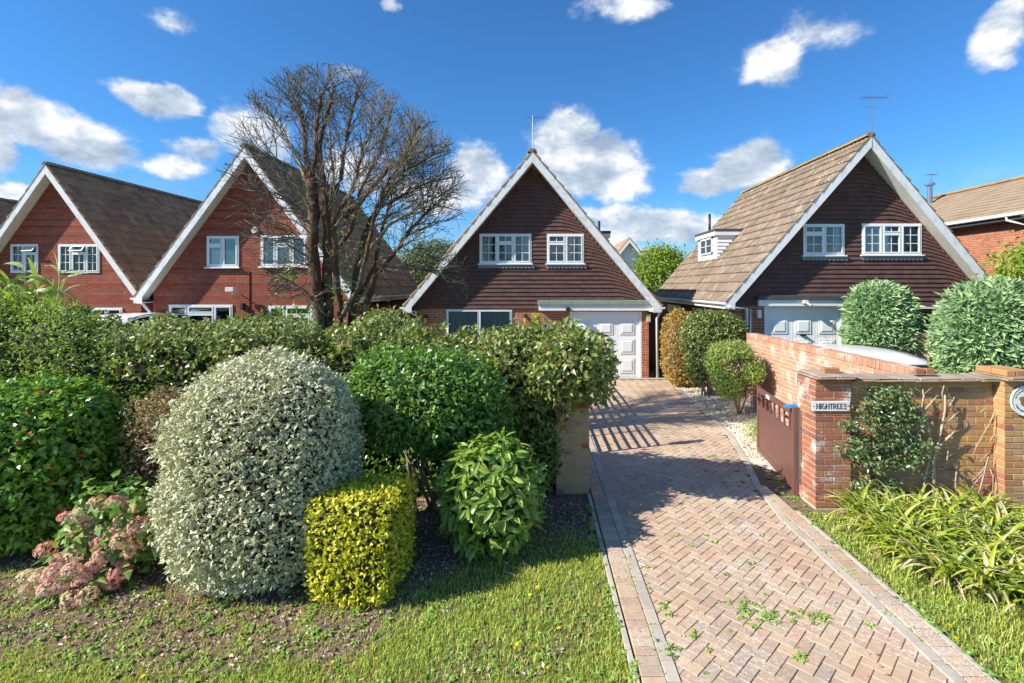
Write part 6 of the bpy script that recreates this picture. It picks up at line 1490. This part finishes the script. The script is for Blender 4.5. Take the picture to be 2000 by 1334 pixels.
# ------------------------------------------------------------------ lawn, weeds, litter
def lawn():
    def blades(name, n, xr, yr, prob, h, w, mat, lab, cat):
        x = rng.uniform(*xr, n); y = yr[0] + (yr[1] - yr[0]) * rng.random(n) ** 1.0; ok = rng.random(n) < prob(x, y); x, y = x[ok], y[ok]; n = len(x)
        hh = rng.uniform(.5, 1.2, n) * h; a = rng.uniform(0, 6.283, n); ln = rng.uniform(.1, 1.0, n) * hh; ww = rng.uniform(.7, 1.3, n) * w
        dx, dy = np.cos(a), np.sin(a); sx, sy = -dy * ww / 2, dx * ww / 2; z0 = np.zeros(n) 
        V = np.stack([np.stack([x - sx, y - sy, z0], 1), np.stack([x + sx, y + sy, z0], 1), np.stack([x + sx * .8 + dx * ln * .4, y + sy * .8 + dy * ln * .4, hh * .65], 1), np.stack([x - sx * .8 + dx * ln * .4, y - sy * .8 + dy * ln * .4, hh * .65], 1), np.stack([x + dx * ln, y + dy * ln, hh], 1)], 1)
        k = np.arange(n)[:, None] * 5; F = [k + np.array([[0, 1, 2, 3]]), k + np.array([[3, 2, 4]])]
        o = np_mesh(name, V.reshape(-1, 3), F, mat, None, tint=np.repeat(rng.random(n), 5), edge=np.zeros(n * 5), kind='stuff')
        tag(o, lab, cat); return o
    P3 = lambda x, y: np.stack([x, y, np.zeros_like(x)], 1)
    def pl(x, y):
        thr = 3.72 + 1.9 * np.clip((x + 1.5) / 1.2, 0, 1) + .22 * snoise(P3(x, y), 2.2, 3)
        d = 1 / (1 + np.exp(-(thr - y) * 9)); patch = .40 + .60 * np.clip(snoise(P3(x, y), 5, 9) * 1.2 + .5, 0, 1)
        return np.clip(np.maximum(d * patch, .26 * (snoise(P3(x, y), 5, 8) > -.1) * (y < 5.0)), 0, 1) * (x < .66)
    blades('lawn_grass', 200000, (-7.0, .66), (2.2, 6.4), pl, .042, .0055, G['grass'], 'short sunlit lawn grass thinning into bare soil at the front of the bed', 'grass')
    def pr(x, y): return (x > 3.20) * np.where(x > 3.45 + (y - 3.3) * .1, .9, .6) * (y < 6.2)
    blades('verge_grass', 75000, (3.2, 7.6), (2.2, 6.2), pr, .050, .006, G['grass'], 'grass verge right of the brick edging around the strap leaved plants', 'grass')
    # rosette weeds, leaf litter
    def rosettes(name, pts, r, nl, mat, lab, w=.45, z=.004):
        P = []; A = []; N = []; L = []
        for (x, y) in pts:
            k = random.randint(nl - 2, nl + 2); s = random.uniform(.6, 1.3) * r
            for j in range(k):
                a = 6.283 * j / k + random.uniform(-.3, .3); P.append((x, y, z)); A.append((math.cos(a), math.sin(a), random.uniform(.15, .9))); N.append((random.gauss(0, .15), random.gauss(0, .15), 1)); L.append(s * random.uniform(.7, 1.2))
        o = leaves(name, np.array(P), np.array(A), np.array(N, float), np.array(L), np.array(L) * w, mat, None, curl=.35); tag(o, lab, 'weeds'); return o
    pts = []
    while len(pts) < 1300:
        x, y = random.uniform(-5, .62), random.uniform(3.1, 6.3)
        if random.random() < (.9 if y < 4.6 else .35): pts.append((x, y))
    rosettes('low_weeds', pts, .045, 7, G['weed'], 'low green weeds scattered through the lawn and the bare soil bed')
    pts = [(random.uniform(3.25, 3.7), random.uniform(3.3, 6.1)) for k in range(160)] + [(random.gauss(3.34, .06), random.uniform(5.4, 7.4)) for k in range(40)]
    rosettes('verge_weeds', pts, .05, 7, G['weed'], 'small weeds along the right hand brick edging and below the gate')
    pts = []
    for (cx_, cy_, sx, sy, n) in ((1.95, 4.2, .17, .06, 26), (1.75, 4.35, .12, .05, 12), (1.9, 3.75, .05, .03, 5), (2.35, 4.2, .1, .05, 5), (1.6, 5.2, .3, .3, 8), (2.2, 7.2, .7, .6, 14), (2.3, 9.5, .9, 1.2, 30), (2.6, 12, .8, 1.2, 22), (1.3, 3.8, .2, .3, 6), (1.05, 4.6, .05, .6, 12), (2.9, 8, .3, .5, 10), (.80, 4.8, .05, .9, 16), (.905, 5.0, .015, 1.2, 26), (2.95, 5.0, .02, 1.1, 16), (2.1, 4.9, .6, .7, 12)):
        for k in range(n): pts.append((random.gauss(cx_, sx), random.gauss(cy_, sy)))
    kb = [(random.gauss(.66, .02), random.uniform(3.3, 6.5)) for k in range(60)] + [(random.gauss(3.19, .02), random.uniform(3.4, 6.1)) for k in range(40)]
    rosettes('kerb_weeds', kb, .05, 7, G['weed'], 'fringe of small weeds creeping over the concrete kerbs', .45, .02)
    pts = [(x, y) for x, y in pts if .75 < x < (3.1 if y < 7 else 3.6) and 3.2 < y < 14.8]
    o = rosettes('paving_weeds', pts, .045, 8, G['weed'], 'tufts of weeds growing in the joints of the brick drive', .35, .026); 
    n = 16000; x = rng.uniform(-5.2, .62, n); y = rng.uniform(3.2, 6.6, n); ok = rng.random(n) > pl(x, y) * 1.5; x, y = x[ok], y[ok]; n = len(x)
    o = leaves('leaf_litter', np.stack([x, y, rng.uniform(.004, .02, n)], 1), unit(n) * np.array([1, 1, .35]), unit(n) * .5 + np.array([0, 0, 1]), rng.uniform(.02, .055, n), rng.uniform(.012, .03, n), G['litter'], None, quads=False); tag(o, 'dead leaves and bark chips lying on the bare soil of the shrub bed', 'leaf litter')
    n = 260; x = rng.uniform(.8, 3.5, n); y = 3.4 + 10 * rng.random(n) ** 1.6
    o = leaves('fallen_leaves', np.stack([x, y, rng.uniform(.042, .05, n)], 1), unit(n) * np.array([1, 1, .2]), unit(n) * .3 + np.array([0, 0, 1]), rng.uniform(.012, .035, n), rng.uniform(.006, .018, n), G['litter'], None, quads=False); tag(o, 'dry leaf fragments scattered over the brick drive', 'leaf litter')
    # clods
    n = 2600; x = rng.uniform(-5.2, .6, n); y = rng.uniform(3.7, 6.6, n); ok = rng.random(n) > pl(x, y); x, y = x[ok], y[ok]; n = len(x)
    oct_ = np.array([[1, 0, 0], [-1, 0, 0], [0, 1, 0], [0, -1, 0], [0, 0, 1], [0, 0, -1.]]); of = np.array([[0, 2, 4], [2, 1, 4], [1, 3, 4], [3, 0, 4], [2, 0, 5], [1, 2, 5], [3, 1, 5], [0, 3, 5]])
    s = rng.uniform(.008, .028, (n, 1)); V = oct_[None] * s[:, None] * rng.uniform(.6, 1.3, (n, 6, 1)) * np.array([1, 1, .6]) + np.stack([x, y, np.full(n, .004)], 1)[:, None]; FF = (of[None] + (np.arange(n) * 6)[:, None, None]).reshape(-1, 3)
    o = np_mesh('soil_clods', V.reshape(-1, 3), FF, plain('soil_clod', (.20, .14, .10), .95, dirt=.4, scale=30), None, kind='stuff'); tag(o, 'brown clods of dry soil in the shrub bed', 'soil')
    # dandelions: each a thing
    fl = MB(); 
    spots = [((650, 1297)), ((735, 1290)), ((1010, 1325)), ((1035, 1165)), ((1050, 1150)), ((1165, 1170)), ((1180, 1157)), ((1035, 1215)), ((1092, 1230)), ((1005, 1270)), ((1010, 1262)), ((1048, 1265)), ((1070, 1308)), ((280, 1325)), ((25, 1330)), ((1160, 940)), ((1855, 1225)), ((1845, 1210)), ((1868, 1250))]
    V = []; F = []
    n = 22
    for ring, (rr, zz) in enumerate(((.013, .0), (.009, .004), (.005, .007))):
        for k in range(n - ring * 5):
            a = 6.283 * k / (n - ring * 5) + ring; b0 = len(V); V += [(0, 0, zz), (math.cos(a - .14) * rr, math.sin(a - .14) * rr, zz + .002), (math.cos(a + .14) * rr, math.sin(a + .14) * rr, zz + .002)]; F.append((b0, b0 + 1, b0 + 2))
    me = bpy.data.meshes.new('flower'); me.from_pydata(V, [], F); me.materials.append(G['dandelion'])
    ms_ = MB(); ms_.tube([(0, 0, -.05), (0, 0, 0)], .0015, 4); sm = ms_.build('stem', G['weed']); sme = sm.data; bpy.data.objects.remove(sm)
    labs = []
    for i, (px, py) in enumerate(spots):
        Y = CAMH * 1000 / (py - 560) * .985; p = px3(px, py, Y); side = 'right verge beside the strap leaves' if px > 1500 else ('lawn' if px < 1200 else 'drive')
        lab = ('small yellow dandelion flower in the ' + ('lawn close to the left kerb of the drive' if 1140 < px < 1200 else ('bottom left corner of the lawn' if px < 300 else ('lawn below the golden cube' if px < 800 else ('middle of the lawn right of the golden cube' if px < 1140 else side))))) if px != 1160 else 'yellow dandelion flower at the foot of the left gate pillar'
        d = thing('dandelion', (p[0], p[1], 0), lab, 'flower', 'dandelions in the grass' if px < 1150 or 1160 < px < 1200 else ('dandelions in the right verge' if px > 1500 else None))
        f = bpy.data.objects.new('flower', me); f.parent = d; f.location = (0, 0, .055); f.rotation_euler = (random.uniform(-.5, .1), random.uniform(-.3, .3), 0); s = random.uniform(.9, 1.5); f.scale = (s, s, s); col.objects.link(f)
        st_ = bpy.data.objects.new('stem', sme); st_.parent = d; st_.location = (0, 0, .055); col.objects.link(st_)
lawn()
